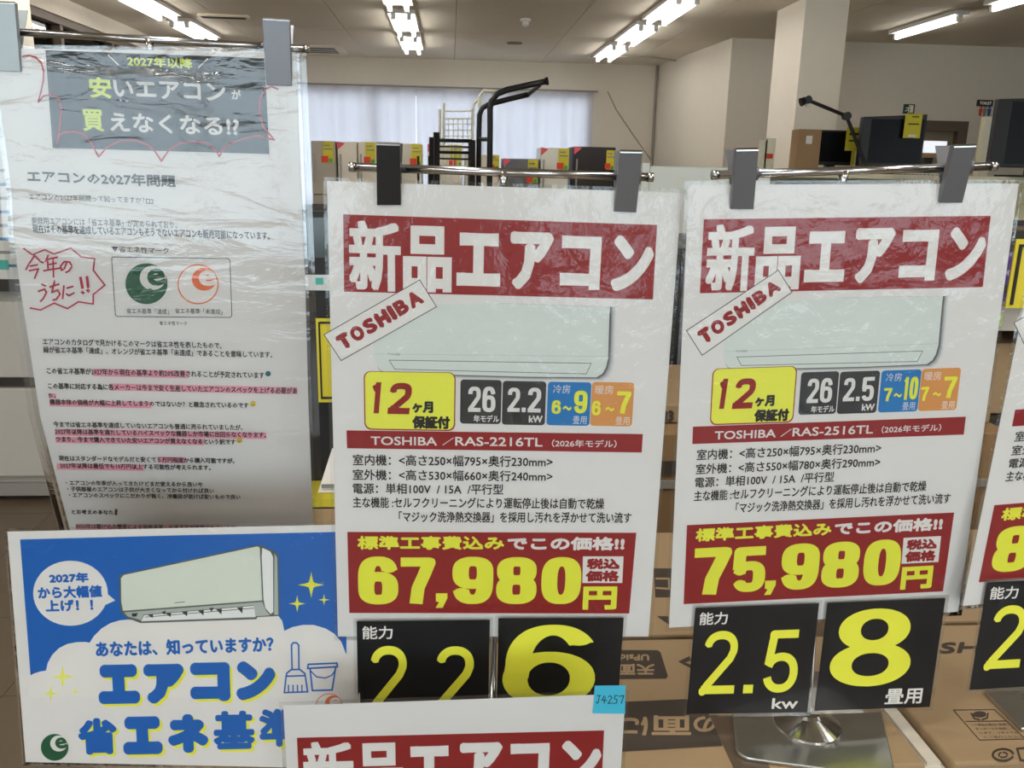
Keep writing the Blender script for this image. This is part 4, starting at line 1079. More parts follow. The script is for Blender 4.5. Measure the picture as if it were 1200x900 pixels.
def cap_card(digs, unit, b_):
    def fn(sh, r):
        B = bil(b_)
        mb = MB(); sh.text('能力', None, 1, mb, .35, quad=B(.04, .045, .27, .165)); mb.obj('heading_lettering', white_ink, r)
        mb = MB()
        if digs[0]: V, Fc = med(digs[0], .11, .066); sh.shape(B(.10, .225, .375, .815), V, Fc, 1, mb, merge=True)
        if digs[1]: V, Fc = med(digs[1], .115, .066); sh.shape(B(.60, .235, .885, .815), V, Fc, 1, mb, merge=True)
        sh.poly(B(.45, .735, .53, .815), 1, mb); mb.obj('capacity_number', yellow, r)
        if unit: mb = MB(); sh.text('kw', None, 1, mb, .45, quad=B(.70, .865, .915, .965)); mb.obj('unit_lettering', white_ink, r)
    return fn
def mat_card(dig, b_, bb=(.04, .06, .80, .80)):
    def fn(sh, r):
        B = bil(b_)
        mb = MB(); V, Fc = med(dig, .135, .066); sh.shape(B(*bb), V, Fc, 1, mb, merge=True); mb.obj('size_number', yellow, r)
        mb = MB(); sh.text('畳用', None, 1, mb, .4, quad=B(.60, .82, .92, .965)); mb.obj('unit_lettering', white_ink, r)
    return fn
q = [(418, 728), (574, 726.5), (572, 856), (420, 858)]
card(shA, q, 'black card reading 2.2 below the 67,980 poster', cap_card('22', True, q))
q = [(584, 724.5), (731, 724), (722, 853), (582, 854)]
card(shA, q, 'black card with a big yellow 6 below the 67,980 poster', mat_card('6', q))
q = [(815, 712.5), (960, 707), (946, 834.7), (804.5, 836.8)]
card(shB, q, 'black card reading 2.5 kw below the 75,980 poster', cap_card('25', True, q))
q = [(969.5, 706.5), (1108, 701), (1089.5, 828.5), (954.5, 833)]
card(shB, q, 'black card with a big yellow 8 in front of the steel base', mat_card('8', q, (.085, .07, .78, .79)))
q = [(1157, 682.5), (1300, 676), (1282, 800), (1136, 808.5)]
card(shC, q, 'black card with a yellow 2 cut off by the right edge', cap_card('28', True, q))

# ---- sticky note
q = [(697, 803.5), (733, 803), (732.5, 836.5), (694.5, 836)]
shN = Sheet('n', lambda x, y: shD.depth(x, y) - .0016)
r = empty('sticky_note', shN.P(*q[3]), 'small blue sticky note with handwriting on the low poster corner', 'note')
shN.sheet_mesh(q, 0, -.0002).obj('note_paper', mat('note_blue', rgb(52, 160, 190), .7), r)
mb = MB(); bq = bil(q)
V_ = {'J': [[(.1, 0), (.9, 0)], [(.6, 0), (.5, .8), (.3, 1), (.0, .8)]], '4': [[(.5, 0), (.0, .6), (1, .6)], [(.7, .2), (.5, 1)]], '2': [[(.1, .2), (.5, 0), (.9, .25), (.1, 1), (1, .95)]],
      '5': [[(.9, 0), (.3, 0), (.2, .4), (.8, .5), (.7, .95), (.0, 1)]], '7': [[(.0, .1), (1, .0), (.5, 1)]]}
for k, ch in enumerate('J4257'):
    for path in V_[ch]:
        shN.line([bq(.08 + .18 * k + x * .15, .36 + y * .28, 1, 1)[0] for x, y in path], 1.0, 0, mb)
mb.obj('handwriting', black_ink, r)

# ================================================================= BLUE FLYER
QE = [(8.5, 623), (417, 614.5), (424, 901), (30, 893)]
nE, dE = plane_of(QE, .297, .210)
kE = .0
_dEf = plane_depth(nE, dE)
# hang it just behind the middle poster's left edge
kE = (shA.depth(396, 700) + .012) / _dEf(396, 700)
shE = Sheet('E', plane_depth(nE, dE, kE), lambda y: -.03, lambda x: .08 - .0002 * x)
rE = poster_sheet(shE, QE, 'air_conditioner_flyer', 'blue and white landscape flyer with a drawn air conditioner and stars', 'flyer', None, film_smooth, 4.0)
z4Eb, z4E = zoomer(0, 600, .35)
def epart(name, m, fn, parent=rE):
    mb = MB(); fn(mb); return mb.obj(name, m, parent)
sky_p = epart('blue_field', blue_ink, lambda mb: shE.poly([z4E(67, 92), z4E(600, 78), z4E(1160, 66), z4E(1160, 474), z4E(950, 560), z4E(103, 560)], 0, mb))
def clouds(mb):
    P = [z4E(99, 549), z4E(115, 540), z4E(135, 534), z4E(154, 531)]
    P += [z4E(x, y) for x, y in ((160, 505), (175, 478), (197, 456), (225, 442), (255, 436), (285, 435), (300, 438), (315, 415), (340, 390), (370, 372), (400, 363), (430, 360), (470, 364), (600, 350), (860, 340), (930, 345), (945, 365), (952, 398), (980, 385), (1015, 378), (1050, 378), (1090, 390), (1120, 408), (1143, 435), (1158, 474), (1176, 480))]
    P += [z4E(1180, 560), z4E(1180, 620), z4E(96, 620)]
    shE.poly(P, .6, mb)
epart('white_cloud', white_ink, clouds, sky_p)
bub = epart('speech_bubble', white_ink, lambda mb: (shE.disc(*z4E(236, 272), 125 * .35, 1.0, mb, ry=109 * .35), shE.poly([z4E(345, 262), z4E(386, 296), z4E(338, 318)], 1.1, mb)))
def bt(mb):
    shE.text('2027年', z4Eb(164, 203, 297, 238), 2, mb, .75); shE.text('から大幅値', z4Eb(126, 247, 342, 289), 2, mb, .75); shE.text('上げ！！', z4Eb(152, 293, 312, 333), 2, mb, .75)
epart('bubble_lettering', blue_ink, bt, bub)
ol = mat('printed_outline', rgb(90, 98, 92), .6); shade = mat('printed_unit_side', rgb(222, 222, 216), .6); under = mat('printed_unit_under', rgb(172, 178, 170), .6)
unit = epart('drawn_unit', ol, lambda mb: shE.poly([z4E(*p) for p in ((399, 212), (410, 207), (862, 110), (880, 114), (922, 133), (933, 150), (936, 348), (862, 352), (858, 359), (470, 372), (425, 354), (405, 334), (400, 300))], 1.2, mb))
epart('unit_front', mat('printed_unit_front', rgb(206, 210, 198), .6), lambda mb: shE.poly([z4E(*p) for p in ((405, 222), (415, 211), (862, 115), (870, 120), (878, 296), (640, 314), (412, 331), (406, 300))], 1.7, mb), unit)
epart('unit_side', shade, lambda mb: shE.poly([z4E(*p) for p in ((878, 120), (905, 132), (914, 150), (915, 335), (906, 342), (888, 322), (882, 290), (876, 150))], 1.7, mb), unit)
epart('unit_edge', under, lambda mb: shE.poly([z4E(*p) for p in ((919, 138), (928, 152), (932, 344), (918, 344))], 1.8, mb), unit)
epart('unit_underside', under, lambda mb: shE.poly([z4E(*p) for p in ((415, 336), (878, 301), (890, 330), (904, 346), (855, 349), (850, 312), (480, 344), (472, 362), (428, 350))], 1.7, mb), unit)
epart('unit_louver', shade, lambda mb: shE.poly([z4E(*p) for p in ((482, 346), (850, 314), (856, 352), (472, 366))], 1.9, mb), unit)
def fins(mb):
    for x in (505, 565, 620, 675, 735, 805): shE.poly([z4E(x - 12, 346 - (x - 480) * .08), z4E(x + 8, 344 - (x - 480) * .08), z4E(x + 6, 356 - (x - 480) * .05)], 2.2, mb)
    shE.line([z4E(486, 352), z4E(850, 322)], .7, 2.2, mb); shE.poly([z4E(540, 336), z4E(556, 330), z4E(552, 344)], 2.3, mb); shE.poly([z4E(700, 322), z4E(716, 320), z4E(708, 334)], 2.3, mb)
    shE.poly([z4E(440, 340), z4E(462, 338), z4E(456, 350), z4E(444, 350)], 2.3, mb)
epart('unit_vanes', char_ink, fins, unit)
epart('unit_mark', grey_line, lambda mb: shE.line([z4E(585, 304), z4E(618, 301)], 1.0, 2.3, mb), unit)
def star(mb, cx, cy, rr, ly=2):
    P = []
    for k in range(4):
        a0 = k * PI / 2 - PI / 2
        for t, rad in ((0, 1), (.28, .42), (PI / 4, .27), (PI / 2 - .28, .42)): P.append((cx + rr * rad * math.cos(a0 + t), cy + rr * rad * math.sin(a0 + t)))
    shE.poly(P, ly, mb)
star_m = mat('printed_star', rgb(245, 226, 70), .6); star_p = mat('printed_pale_star', rgb(242, 228, 110), .6)
for x, y, rr, m in ((1042, 244, 44, star_m), (995, 307, 28, star_m), (1085, 294, 19, star_m), (210, 552, 39, star_p), (170, 607, 27, star_p), (251, 601, 16, star_p)):
    epart('printed_star', m, lambda mb: star(mb, *z4E(x, y), rr * .35))
epart('question_lettering', blue_ink, lambda mb: shE.text('あなたは、知っていますか？', z4Eb(320, 424, 916, 478), 2, mb, .85))
big = [('エ', (328, 510, 467, 643), 5.2), ('ア', (482, 508, 618, 642), 5.2), ('コ', (636, 503, 771, 634), 5.2), ('ン', (789, 498, 923, 630), 5.2), ('省', (261, 690, 392, 812), 2.6), ('エ', (411, 684, 543, 812), 5.2), ('ネ', (561, 677, 698, 806), 4.4), ('基', (714, 666, 853, 794), 2.3), ('準', (867, 658, 1002, 786), 2.2)]
def bigt(mb, o_, ly):
    sv = shE.slope; shE.slope = lambda y: -.02
    for ch, b_, rr in big:
        b_ = z4Eb(*b_); shE.text(ch, (b_[0] + o_, b_[1] + o_, b_[2] + o_, b_[3] + o_), ly, mb, rr)
    shE.slope = sv
epart('title_shadow', star_m, lambda mb: bigt(mb, 3.0, 2.0))
epart('title_lettering', blue_ink, lambda mb: bigt(mb, 0.0, 3.0))
def broom(mb):
    L = lambda pts, w=1.9: shE.line([z4E(*p) for p in pts], w, 2, mb)
    L([(978, 528), (976, 445), (982, 438), (993, 438), (1000, 446), (1001, 528)]); L([(960, 540), (975, 528), (1003, 527), (1020, 540), (1022, 548), (958, 550), (960, 540)])
    L([(958, 550), (952, 605), (1030, 602), (1022, 548)])
    for x in (966, 981, 996, 1011): L([(x, 604), (x, 580)], 1.6)
    L([(1032, 510), (1128, 506), (1130, 518), (1030, 524), (1032, 510)]); L([(1038, 524), (1046, 598), (1112, 596), (1124, 520)]); L([(1040, 532), (1060, 552), (1090, 556), (1112, 546), (1122, 530)], 1.5)
epart('broom_and_bucket_drawing', blue_ink, broom)
def emark(sh, cx, cy, R, solid, mm, parent, white=white_ink, ring=or_line, ly=2, name='energy_mark'):
    mb = MB(); sh.disc(cx, cy, R, ly, mb, ry=R * .97); o = mb.obj(name, mm, parent)
    if solid:
        mb = MB(); sh.disc(cx + R * .30, cy - R * .28, R * .62, ly + .5, mb, ry=R * .58); mb.obj('mark_moon', white, o)
        mb = MB(); sh.text('e', (cx + R * .0, cy - R * .72, cx + R * .95, cy + R * .02), ly + 1, mb, R * .055, quad=[(cx - R * .02, cy - R * .66), (cx + R * .80, cy - R * .78), (cx + R * .98, cy + R * .04), (cx + R * .08, cy + R * .16)]); mb.obj('mark_letter', mm, o)
    else:
        mb = MB(); sh.disc(cx, cy, R * .94, ly + .4, mb, ry=R * .91); mb.obj('mark_field', white, o)
        mb = MB(); sh.disc(cx + R * .30, cy - R * .25, R * .60, ly + .8, mb, ry=R * .56); mb.obj('mark_moon', mm, o)
        mb = MB(); sh.text('e', None, ly + 1.2, mb, R * .055, quad=[(cx - R * .02, cy - R * .64), (cx + R * .80, cy - R * .74), (cx + R * .98, cy + R * .04), (cx + R * .08, cy + R * .14)]); mb.obj('mark_letter', white, o)
emark(shE, *z4E(183, 788), 16.2, True, green_ink, rE)
emark(shE, *z4E(1102, 652), 16.2, False, or_line, rE)

# ================================================================= CURLING NOTICE AT THE LEFT
EL = [(55, -30.0), (90, -1.5), (140, 2), (222, 13), (285, 16.5), (342, 24), (412, 35), (489, 47), (539, 60), (622, 82), (680, 98), (900, 160)]
ER = [(55, 346.0), (95, 348), (190, 352), (342, 358), (475, 361.5), (615, 367), (680, 370), (900, 380)]
def interp(tab, y):
    ys_ = [t[0] for t in tab]; xs_ = [t[1] for t in tab]
    return float(np.interp(y, ys_, xs_))
dTop = A3W / (350 / F) * .995
# right edge hangs plumb, the left edge curls back so that the width stays the same
_rt = {}
def edges(y):
    k = round(y, 1)
    if k in _rt: return _rt[k]
    base = at(350, 90, dTop); dr = w_dir(interp(ER, y), y)
    DR = (base.y - EYE.y) / dr.y                    # plumb: constant world Y
    DR += .012 if True else 0
    dl = w_dir(interp(EL, max(y, 90)), y); R_ = EYE + dr * DR
    best = DR
    a_ = dl.dot(dl); b_ = -2 * dl.dot(R_ - EYE); c_ = (R_ - EYE).dot(R_ - EYE) - A3W ** 2
    disc = b_ * b_ - 4 * a_ * c_
    DL = (-b_ + math.sqrt(disc)) / (2 * a_) if disc > 0 else -b_ / (2 * a_)
    _rt[k] = (DL, DR); return _rt[k]
# smooth the left depths
_ys = np.arange(50, 720, 10.0); _dl = np.array([edges(float(y))[0] for y in _ys])
_yl = np.array([(EYE + w_dir(interp(EL, max(float(y), 90)), float(y)) * float(d)).y for y, d in zip(_ys, _dl)])
Y0L = float(_yl[(_ys > 90) & (_ys < 330)].mean())
_t = np.maximum(0, _ys - 260.0) ** 2; KL = max(0.0, float(((_yl - Y0L) * _t).sum() / (_t * _t).sum()))
def depthL(x, y):
    yy = min(max(y, 50), 720); DR = edges(yy)[1]; xl, xr_ = interp(EL, max(yy, 90)), interp(ER, yy)
    DL = (Y0L + KL * max(0.0, yy - 260.0) ** 2 - EYE.y) / w_dir(xl, yy).y
    s_ = (x - xl) / (xr_ - xl)
    return 1.0 / ((1 - s_) / DL + s_ / DR) + .002 * math.sin(s_ * 5.0)
Sheet_L_PR = .0003
shL = Sheet('L', depthL, lambda y: .035 - .00006 * (y - 210), lambda x: .13 - .0003 * x)
shL.PR = .0003
rL = empty('notice_sheet', shL.P(300, 640), 'long white notice in loose clear plastic, lower left curling back', 'notice')
def ribbon(y0, y1, inset_l, inset_r, t0, t1, ny=130, nx=24, yl=None):
    vs = []; fs = []
    for t in (t0, t1):
        for j in range(ny + 1):
            y = y0 + (y1 - y0) * j / ny; xl = interp(EL, max(y, 90)) - inset_l; xr_ = interp(ER, y) + inset_r
            for i in range(nx + 1):
                x = xl + (xr_ - xl) * i / nx
                yy = y + (x - 350) * .012 * (1 - (j / ny))
                vs.append(shL.P(x, yy, t))
    N = (nx + 1) * (ny + 1); I = lambda i, j: j * (nx + 1) + i
    for j in range(ny):
        for i in range(nx):
            a_ = (I(i, j), I(i + 1, j), I(i + 1, j + 1), I(i, j + 1)); fs.append(a_[::-1]); fs.append(tuple(k + N for k in a_))
    for i in range(nx): fs.append((I(i, 0), I(i + 1, 0), I(i + 1, 0) + N, I(i, 0) + N)); fs.append((I(i + 1, ny), I(i, ny), I(i, ny) + N, I(i + 1, ny) + N))
    for j in range(ny): fs.append((I(0, j + 1), I(0, j), I(0, j) + N, I(0, j + 1) + N)); fs.append((I(nx, j), I(nx, j + 1), I(nx, j + 1) + N, I(nx, j) + N))
    return MB().add(vs, fs)
ribbon(61, 676, 0, 0, 0, -.0003).obj('paper_sheet', paper, rL, smooth=False)
ribbon(56, 684, 6, 4, .0016, -.0008).obj('clear_cover', film_wavy, rL, smooth=False)
ribbon(62, 690, 13, 12, -.0012, -.0016, nx=6).obj('outer_sleeve', sleeve, rL, smooth=False)
r1b, r1 = zoomer(0, 0, .316667); r2b, r2 = zoomer(0, 190, .316667); r3b, r3 = zoomer(0, 400, .316667)
def lpart(name, m, fn, parent=rL):
    mb = MB(); fn(mb); return mb.obj(name, m, parent)
def grid_poly(sh, q, ly, mb, nx=8, ny=6):
    q = np.array(q, float); z = sh.PR + ly * 4e-5; vs = []
    for j in range(ny + 1):
        for i in range(nx + 1):
            u, v = i / nx, j / ny; p = q[0] * (1 - u) * (1 - v) + q[1] * u * (1 - v) + q[2] * u * v + q[3] * (1 - u) * v; vs.append(sh.P(p[0], p[1], z))
    mb.add(vs, [(j * (nx + 1) + i, j * (nx + 1) + i + 1, (j + 1) * (nx + 1) + i + 1, (j + 1) * (nx + 1) + i) for j in range(ny) for i in range(nx)])
hdr = lpart('dark_header', navy, lambda mb: grid_poly(shL, [r1(168, 186), r1(978, 215), r1(997, 570), r1(195, 547)], 1, mb, 12, 8))
def hy(mb):
    shL.text('2027年以降', r1b(470, 211, 712, 250), 4, mb, .45); shL.text('安', r1b(329, 285, 412, 364), 4, mb, .9); shL.text('買', r1b(304, 404, 384, 486), 4, mb, .7)
lpart('header_yellow_lettering', lime, hy, hdr)
def hw(mb):
    shL.text('いエアコン', r1b(420, 301, 835, 368), 4, mb, .8); shL.text('が', r1b(856, 331, 892, 368), 4, mb, .4); shL.text('えなくなる!?', r1b(406, 424, 885, 496), 4, mb, .8)
    shL.line([r1(400, 203), r1(438, 240)], 1.3, 4, mb); shL.line([r1(768, 218), r1(735, 250)], 1.3, 4, mb)
lpart('header_white_lettering', white_ink, hw, hdr)
def scal(mb):
    for P in (((85, 208), (110, 206), (132, 212), (152, 232), (161, 262), (160, 300), (150, 345), (142, 378)), ((142, 378), (160, 356), (190, 350), (215, 362), (226, 395), (224, 450), (210, 532)), ((215, 505), (235, 490), (270, 485), (310, 497), (335, 525), (365, 580)),
              ((365, 580), (395, 545), (440, 522), (500, 518), (545, 535), (575, 562), (597, 596)), ((597, 596), (625, 555), (665, 530), (715, 521), (765, 530), (795, 552), (812, 578)), ((812, 578), (825, 552), (855, 530), (900, 513), (960, 500)), ((1028, 330), (1005, 320), (980, 330), (962, 365), (960, 420), (972, 465), (1015, 518), (960, 503))):
        shL.line([r1(*p) for p in P], 1.9, 5, mb)
lpart('scalloped_marker_line', crimson, scal)
body_lines = [(r1b, 'エアコンの2027年問題', (100, 638, 650, 684), .5), (r1b, 'エアコンの2027年問題って知ってますか？', (107, 722, 535, 746), .12), (r1b, '家庭用エアコンには「省エネ基準」が定められており、', (117, 810, 655, 838), .15), (r1b, '現在はその基準を達成しているエアコンもそうでないエアコンも販売可能になっています。', (120, 843, 998, 876), .2),
    (r2b, '▼省エネ性マーク', (413, 313, 625, 337), .12), (r2b, '省エネ基準「達成」', (468, 542, 625, 562), .15), (r2b, '省エネ基準「未達成」', (648, 542, 822, 562), .15), (r2b, '省エネ性マーク', (590, 589, 692, 604), .15),
    (r2b, 'エアコンのカタログで見かけるこのマークは省エネ性を表したもので、', (158, 659, 820, 684), .2), (r2b, '緑が省エネ基準「達成」、オレンジが省エネ基準「未達成」であることを意味しています。', (160, 691, 1008, 716), .2), (r2b, 'この省エネ基準が2027年から現在の基準より約20%改善されることが予定されています', (172, 768, 978, 793), .25),
    (r3b, 'この基準に対応する為に各メーカーは今まで安く生産していたエアコンのスペックを上げる必要があ', (177, 162, 1100, 186), .25), (r3b, 'り、', (180, 192, 207, 210), .2), (r3b, '機器本体の価格が大幅に上昇してしまうのではないか？と懸念されているのです', (183, 219, 920, 242), .25),
    (r3b, '今までは省エネ基準を達成していないエアコンも普通に売られていましたが、', (197, 302, 898, 324), .22), (r3b, '2027年以降は基準を満たしているハイスペックな機器しか市場に出回らなくなります。', (203, 329, 985, 351), .25), (r3b, 'つまり、今まで購入できていた安いエアコンが買えなくなるという訳です', (206, 356, 872, 378), .28),
    (r3b, '現在はスタンダードなモデルだと安くて５万円程度から購入可能ですが、', (217, 427, 868, 448), .25), (r3b, '2027年以降は最低でも10万円以上する可能性が考えられます。', (222, 453, 780, 474), .25), (r3b, '・エアコンの年季が入ってきたけどまだ使えるから良いや', (243, 517, 750, 536), .2), (r3b, '・子供部屋のエアコンは子供が大きくなってから付ければ良い', (248, 540, 792, 559), .2), (r3b, '・エアコンのスペックにこだわりが無く、冷暖房が効けば安いもので良い', (255, 563, 890, 582), .2),
    (r3b, 'とお考えのあなた', (265, 623, 420, 641), .25), (r3b, '2026年は駆け込み需要による価格高騰・在庫不足が予測されています。', (280, 678, 880, 696), .2)]
def bl(mb):
    for z, t_, b_, rr in body_lines: shL.text(t_, z(*b_), 4, mb, rr, res=1)
lpart('body_lettering', black_ink, bl)
def hl(mb):
    for z, b_ in ((r2b, (343, 768, 697, 796)), (r3b, (410, 163, 1100, 189)), (r3b, (180, 193, 207, 210)), (r3b, (183, 221, 560, 244)), (r3b, (203, 331, 985, 355)), (r3b, (206, 358, 755, 380)), (r3b, (585, 428, 685, 450)), (r3b, (210, 454, 532, 477)), (r3b, (280, 680, 880, 700))):
        b_ = z(*b_); sl = shL.slope(b_[1]); my = b_[1]
        mx_ = (b_[0] + b_[2]) / 2
        grid_poly(shL, [(b_[0], b_[1] + sl * (b_[0] - mx_)), (b_[2], b_[1] + sl * (b_[2] - mx_)), (b_[2], b_[3] + sl * (b_[2] - mx_)), (b_[0], b_[3] + sl * (b_[0] - mx_))], 1, mb, 8, 1)
lpart('pink_highlighting', pink, hl)
def burst(mb):
    shL.line([r2(*p) for p in ((88, 320), (120, 343), (165, 324), (200, 340), (262, 318), (300, 350), (350, 358), (345, 400), (388, 455), (345, 490), (345, 525), (290, 517), (250, 542), (200, 522), (150, 547), (112, 540))], 1.8, 3, mb)
    S = lambda pts, w=2.0: shL.line([r2(*p) for p in pts], w, 3.5, mb)
    S([(128, 345), (105, 380), (96, 398)]); S([(130, 348), (150, 368), (160, 372)]); S([(112, 385), (138, 380)]); S([(108, 402), (142, 395), (128, 430)])           # 今
    S([(178, 345), (168, 368)]); S([(174, 360), (212, 352)]); S([(176, 380), (208, 374)]); S([(176, 362), (178, 400)]); S([(162, 402), (222, 392)]); S([(196, 358), (198, 425)])  # 年
    S([(246, 372), (238, 395), (228, 400), (224, 385), (238, 368), (258, 370), (266, 385), (256, 402), (244, 408)])   # の
    S([(155, 452), (168, 458)]); S([(142, 478), (165, 470), (172, 482), (160, 505), (150, 515)])      # う
    S([(185, 462), (218, 452)]); S([(202, 440), (192, 482), (212, 474), (222, 488), (208, 508), (196, 510)])   # ち
    S([(236, 458), (232, 505)]); S([(248, 466), (270, 460)]); S([(246, 488), (254, 494), (274, 484)])   # に
    S([(298, 428), (305, 465)], 3.2); S([(322, 425), (326, 462)], 3.2); S([(304, 480), (308, 484)], 3.4); S([(324, 474), (328, 478)], 3.4)
lpart('red_handwriting', crimson, burst)
def frame(mb):
    P = [r2(*p) for p in ((418, 351), (845, 357), (851, 364), (858, 568), (851, 575), (434, 571), (427, 566), (413, 357), (418, 351))]
    shL.line(P, .8, 2, mb); P2 = [r1(*p) for p in ((541, 737), (566, 739), (565, 753), (542, 752), (541, 737))]; shL.line(P2, .8, 2, mb); shL.line([r1(554, 738), r1(553, 752)], .8, 2, mb)
lpart('thin_frame_line', char_ink, frame)
emark(shL, *r2(542, 450), 24.7, True, green_ink, rL, ly=2)
emark(shL, *r2(733, 452), 24.2, False, or_line, rL, ly=2)
lpart('globe_mark', mat('printed_teal', rgb(20, 100, 105), .6), lambda mb: shL.disc(*r2(992, 783), 3.2, 3, mb))
for k, c_ in enumerate((r3(936, 231), r3(886, 366))):
    fo_ = lpart('round_yellow_mark', mat('printed_gold', rgb(200, 175, 60), .6), lambda mb: shL.disc(*c_, 3.4, 3, mb))
    lpart('mark_line', black_ink, lambda mb: shL.line([(c_[0] - 1.5, c_[1] + 1.4), (c_[0] + 1.5, c_[1] + 1.2)], .6, 4, mb), fo_)
lpart('dark_red_mark', mat('printed_maroon', rgb(90, 35, 35), .6), lambda mb: shL.line([r3(430, 624), r3(429, 640)], 3, 3, mb))

# ================================================================= CLIP STANDS
def stand(sh, barL, barR, joint, clips, label, baseY=None, base_vis=False, plate=None, poleb=None, depthfn=None):
    D = depthfn or (lambda x, y: sh.depth(x, y) + .004)
    a, b, j = at(*barL, D(*barL)), at(*barR, D(*barR)), None
    t = (joint[0] - barL[0]) / (barR[0] - barL[0]); j = a.lerp(b, t)
    top = j + Vector((0, .006, -.004))
    bp = poleb if poleb is not None else Vector((j.x, j.y + .03, CT))
    r = empty('clip_stand', Vector((bp.x, bp.y, CT)), label, 'display stand', 'chrome clip stands holding the posters')
    MB().tube([a, b], .0036, 14).obj('top_bar', chrome, r, smooth=True)
    for e, d in ((a, (b - a).normalized()), (b, (a - b).normalized())):
        MB().tube([e - d * .001, e + d * .004], .0040, 14).obj('bar_cap', chrome, r, smooth=True)
    MB().tube([j + Vector((0, 0, .001)), j + Vector((0, .002, -.01)), j + Vector((0, .004, -.024))], [.0044, .0036, .0034], 12).obj('bar_joint', chrome, r, smooth=True)
    MB().tube([top + Vector((0, 0, -.012)), bp + Vector((0, 0, .02))], .0034, 12).obj('pole', chrome, r, smooth=True)
    c0 = Vector((bp.x, bp.y, CT + .0045))
    MB().lathe(c0, [(.034, 0), (.033, .002), (.0175, .0095), (.0135, .0115), (.011, .014), (.0065, .015)], 40).obj('cone_foot', chrome, r, smooth=False)
    if plate is None:
        w = .085; P = [(bp.x - w, bp.y - .075), (bp.x + w, bp.y - .075), (bp.x + w, bp.y + .055), (bp.x - w, bp.y + .055)]
    else: P = plate
    pts = []                                           # rounded plate outline
    for i in range(4):
        p = Vector(P[i]); pa = Vector(P[i - 1]); pb = Vector(P[(i + 1) % 4]); ra = .016
        u = (pa - p).normalized() * ra; v = (pb - p).normalized() * ra
        for k in range(6):
            tt = k / 5; pts.append(p + u * (1 - tt) ** 2 + v * tt ** 2)
    n = len(pts); vs = [(q.x, q.y, CT + .0005) for q in pts] + [(q.x, q.y, CT + .0045) for q in pts]
    MB().add(vs, [tuple(range(n))[::-1], tuple(range(n, 2 * n))] + [(k, (k + 1) % n, (k + 1) % n + n, k + n) for k in range(n)]).obj('base_plate', plate_steel, r, bevel=.0012)
    for q, m, ft in clips:
        (x0, y0), (x1, y1), (x2, y2), (x3, y3) = q
        ds = lambda x, y, o_: at(x, y, sh.depth(x, y) - o_)
        F4 = [ds(x0, y0, .015), ds(x1, y1, .015), ds(x2, y2, .0035), ds(x3, y3, .0035)]
        cl_ = empty('clip', (F4[2] + F4[3]) / 2 - _root_loc(r)); cl_.parent = r
        nrm = (F4[1] - F4[0]).cross(F4[3] - F4[0]).normalized()
        if nrm.y < 0: nrm = -nrm
        wv_ = (F4[1] - F4[0]); wn_ = wv_.normalized()
        MB().slab(F4, nrm * .0012).obj('front_jaw', m, cl_, bevel=.0004)
        # folded side flanges of the front jaw
        fl = MB()
        fl.slab([F4[0], F4[0] + wn_ * .0009, F4[3] + wn_ * .0009, F4[3]], nrm * .006).slab([F4[1] - wn_ * .0009, F4[1], F4[2], F4[2] - wn_ * .0009], nrm * .006)
        fl.obj('jaw_flange', m, cl_)
        MB().slab([F4[0], F4[1], F4[1] + nrm * .002 - (F4[0] - F4[3]).normalized() * -.0012, F4[0] + nrm * .002 - (F4[0] - F4[3]).normalized() * -.0012], (0, 0, -.001)).obj('top_edge', chrome, cl_)
        dpt = lambda x, y, o_: ds(x, y, o_)
        B4 = [Vector(p) for p in F4]
        up = (F4[0] - F4[3])
        bl_, br_ = ds(x3, y3, -.0045), ds(x2, y2, -.0045)
        bt = up.normalized() * up.length * .97
        back = [bl_ + bt + Vector((0, .016, 0)) + nrm * .012, br_ + bt + Vector((0, .016, 0)) + nrm * .012, br_ + up.normalized() * .006, bl_ + up.normalized() * .006]
        MB().slab(back, nrm * .0012).obj('back_jaw', m if m is not clip_dark else clip_dark, cl_, bevel=.0004)
        cxm = (x0 + x1 + x2 + x3) / 4; tb = (cxm - barL[0]) / (barR[0] - barL[0]); h = a.lerp(b, tb); u = (b - a).normalized() * (wv_.length * .52)
        MB().tube([h - u, h + u], .0058, 14).obj('clip_spring', clip_steel, cl_, smooth=True)
    return r
_, z3c = zoomer(740, 660, .266667)
pb = onc(*z3c(768, 722)); pb = Vector((pb.x, pb.y, CT))
pl = [onc(856, 893), onc(1046, 905), onc(1016, 792), onc(870, 792)]
pl = [(p.x, p.y) for p in (onc(862, 891), onc(1050, 916), onc(1021, 786), onc(855, 797))]
stand(shB, (835.5, 205), (1166, 194.6), (987, 200), [([(863.3, 175.7), (889, 175.3), (883, 245.3), (857, 245)], clip_steel, 0), ([(1118.3, 171.6), (1144.2, 170.8), (1127.7, 237.7), (1101.8, 237.7)], clip_steel, 0)],
      'chrome clip stand with visible steel base holding the 75,980 poster', plate=pl, poleb=pb)
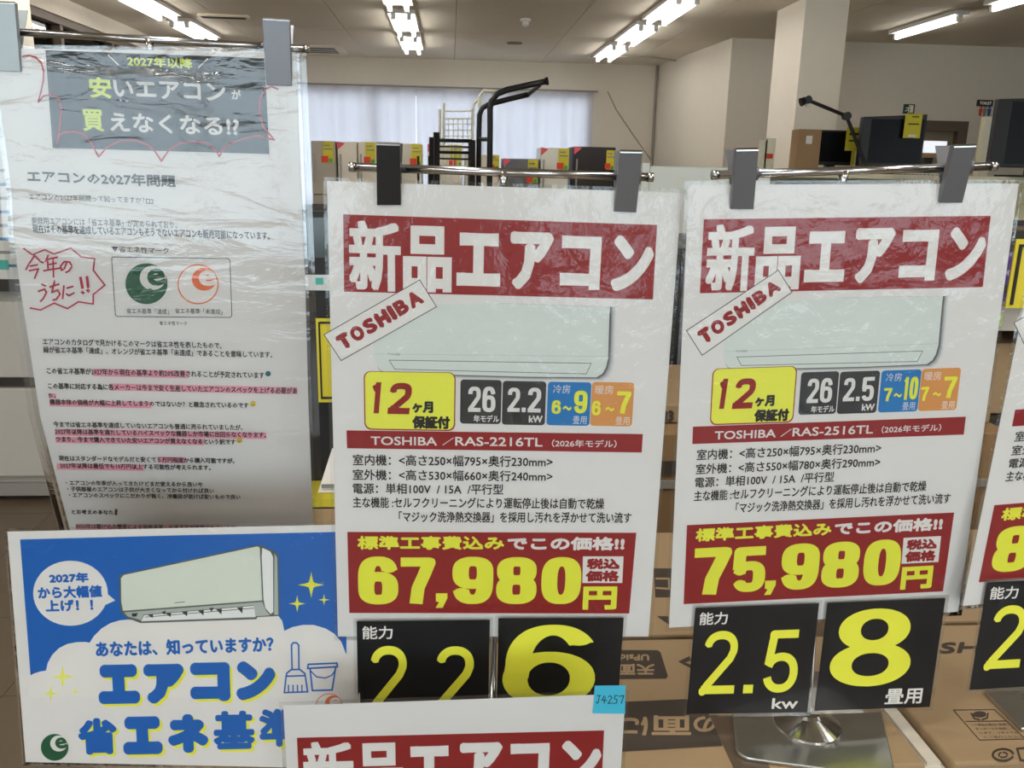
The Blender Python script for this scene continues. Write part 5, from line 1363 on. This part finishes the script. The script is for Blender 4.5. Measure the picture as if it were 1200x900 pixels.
stand(shA, (410.5, 195.6), (764, 207.8), (588, 203), [([(441, 168.5), (468.5, 169.5), (469.5, 240.5), (441.8, 240.5)], clip_dark, 0), ([(726.8, 177.7), (752.8, 178.2), (745.5, 249), (720, 248)], clip_steel, 0)],
      'chrome clip stand with one dark clip holding the 67,980 poster')
stand(shL, (-40, 34), (361, 57.5), (174, 47), [([(-14, 2.5), (17, 3.2), (23.5, 84), (-6, 83)], clip_light, 0), ([(307.7, 22), (338.7, 24), (341.3, 100.7), (312, 99.8)], clip_steel, 0)],
      'chrome clip stand holding the loose plastic notice at the left', poleb=Vector((shL.P(174, 47).x + .05, shL.P(174, 47).y + .16, CT)), depthfn=lambda x, y: depthL(min(max(x, 10), 350), 62) + .006)
# C's stand bar is out of the frame; its base corner shows
pc = shC.P(1165, 700)
cC = Vector((onc(1215, 860).x, onc(1215, 830).y + .02, CT))
r = empty('stand_base', cC, 'flat steel base plate at the lower right corner of the picture', 'display stand', None)
P = [onc(1152, 812), onc(1196, 858), onc(1330, 858), onc(1290, 800)]
MB().slab([Vector((p.x, p.y, CT + .0045)) for p in P], (0, 0, -.004)).obj('base_plate', plate_steel, r, bevel=.001)
q_ = (Vector(P[0]) + Vector(P[1]) + Vector(P[2]) + Vector(P[3])) / 4
MB().lathe((q_.x, q_.y, CT + .0045), [(.036, 0), (.034, .003), (.014, .016), (.0065, .021)], 32).obj('cone_foot', chrome, r)
tC = shC.P(1410, 206)
MB().tube([(q_.x, q_.y, CT + .02), (tC.x, tC.y + .02, tC.z)], .0034, 10).obj('pole', chrome, r)
# thin dark sheet on the carton under the steel base
o = MB().slab([onc(831, 838, .0004) , onc(862, 905, .0004), onc(905, 905, .0004), onc(872, 838, .0004)], (0, 0, -.0003)).obj('dark_sheet', mat('dark_sheet_brown', rgb(78, 66, 54), .4)); tag(o, 'thin dark sheet under the left side of the steel base', 'paper')
# low stack of cartons behind the flyer, carrying the notice's stand
for l in range(3):
    tag_l = ('bottom', 'middle', 'top')[l]
    carton(-.44, -.12, .96, 1.32, CT - .305 * (3 - l) + .01, CT - .305 * (2 - l), '%s carton of the stack hidden behind the blue flyer' % tag_l, 'cartons behind the blue flyer')
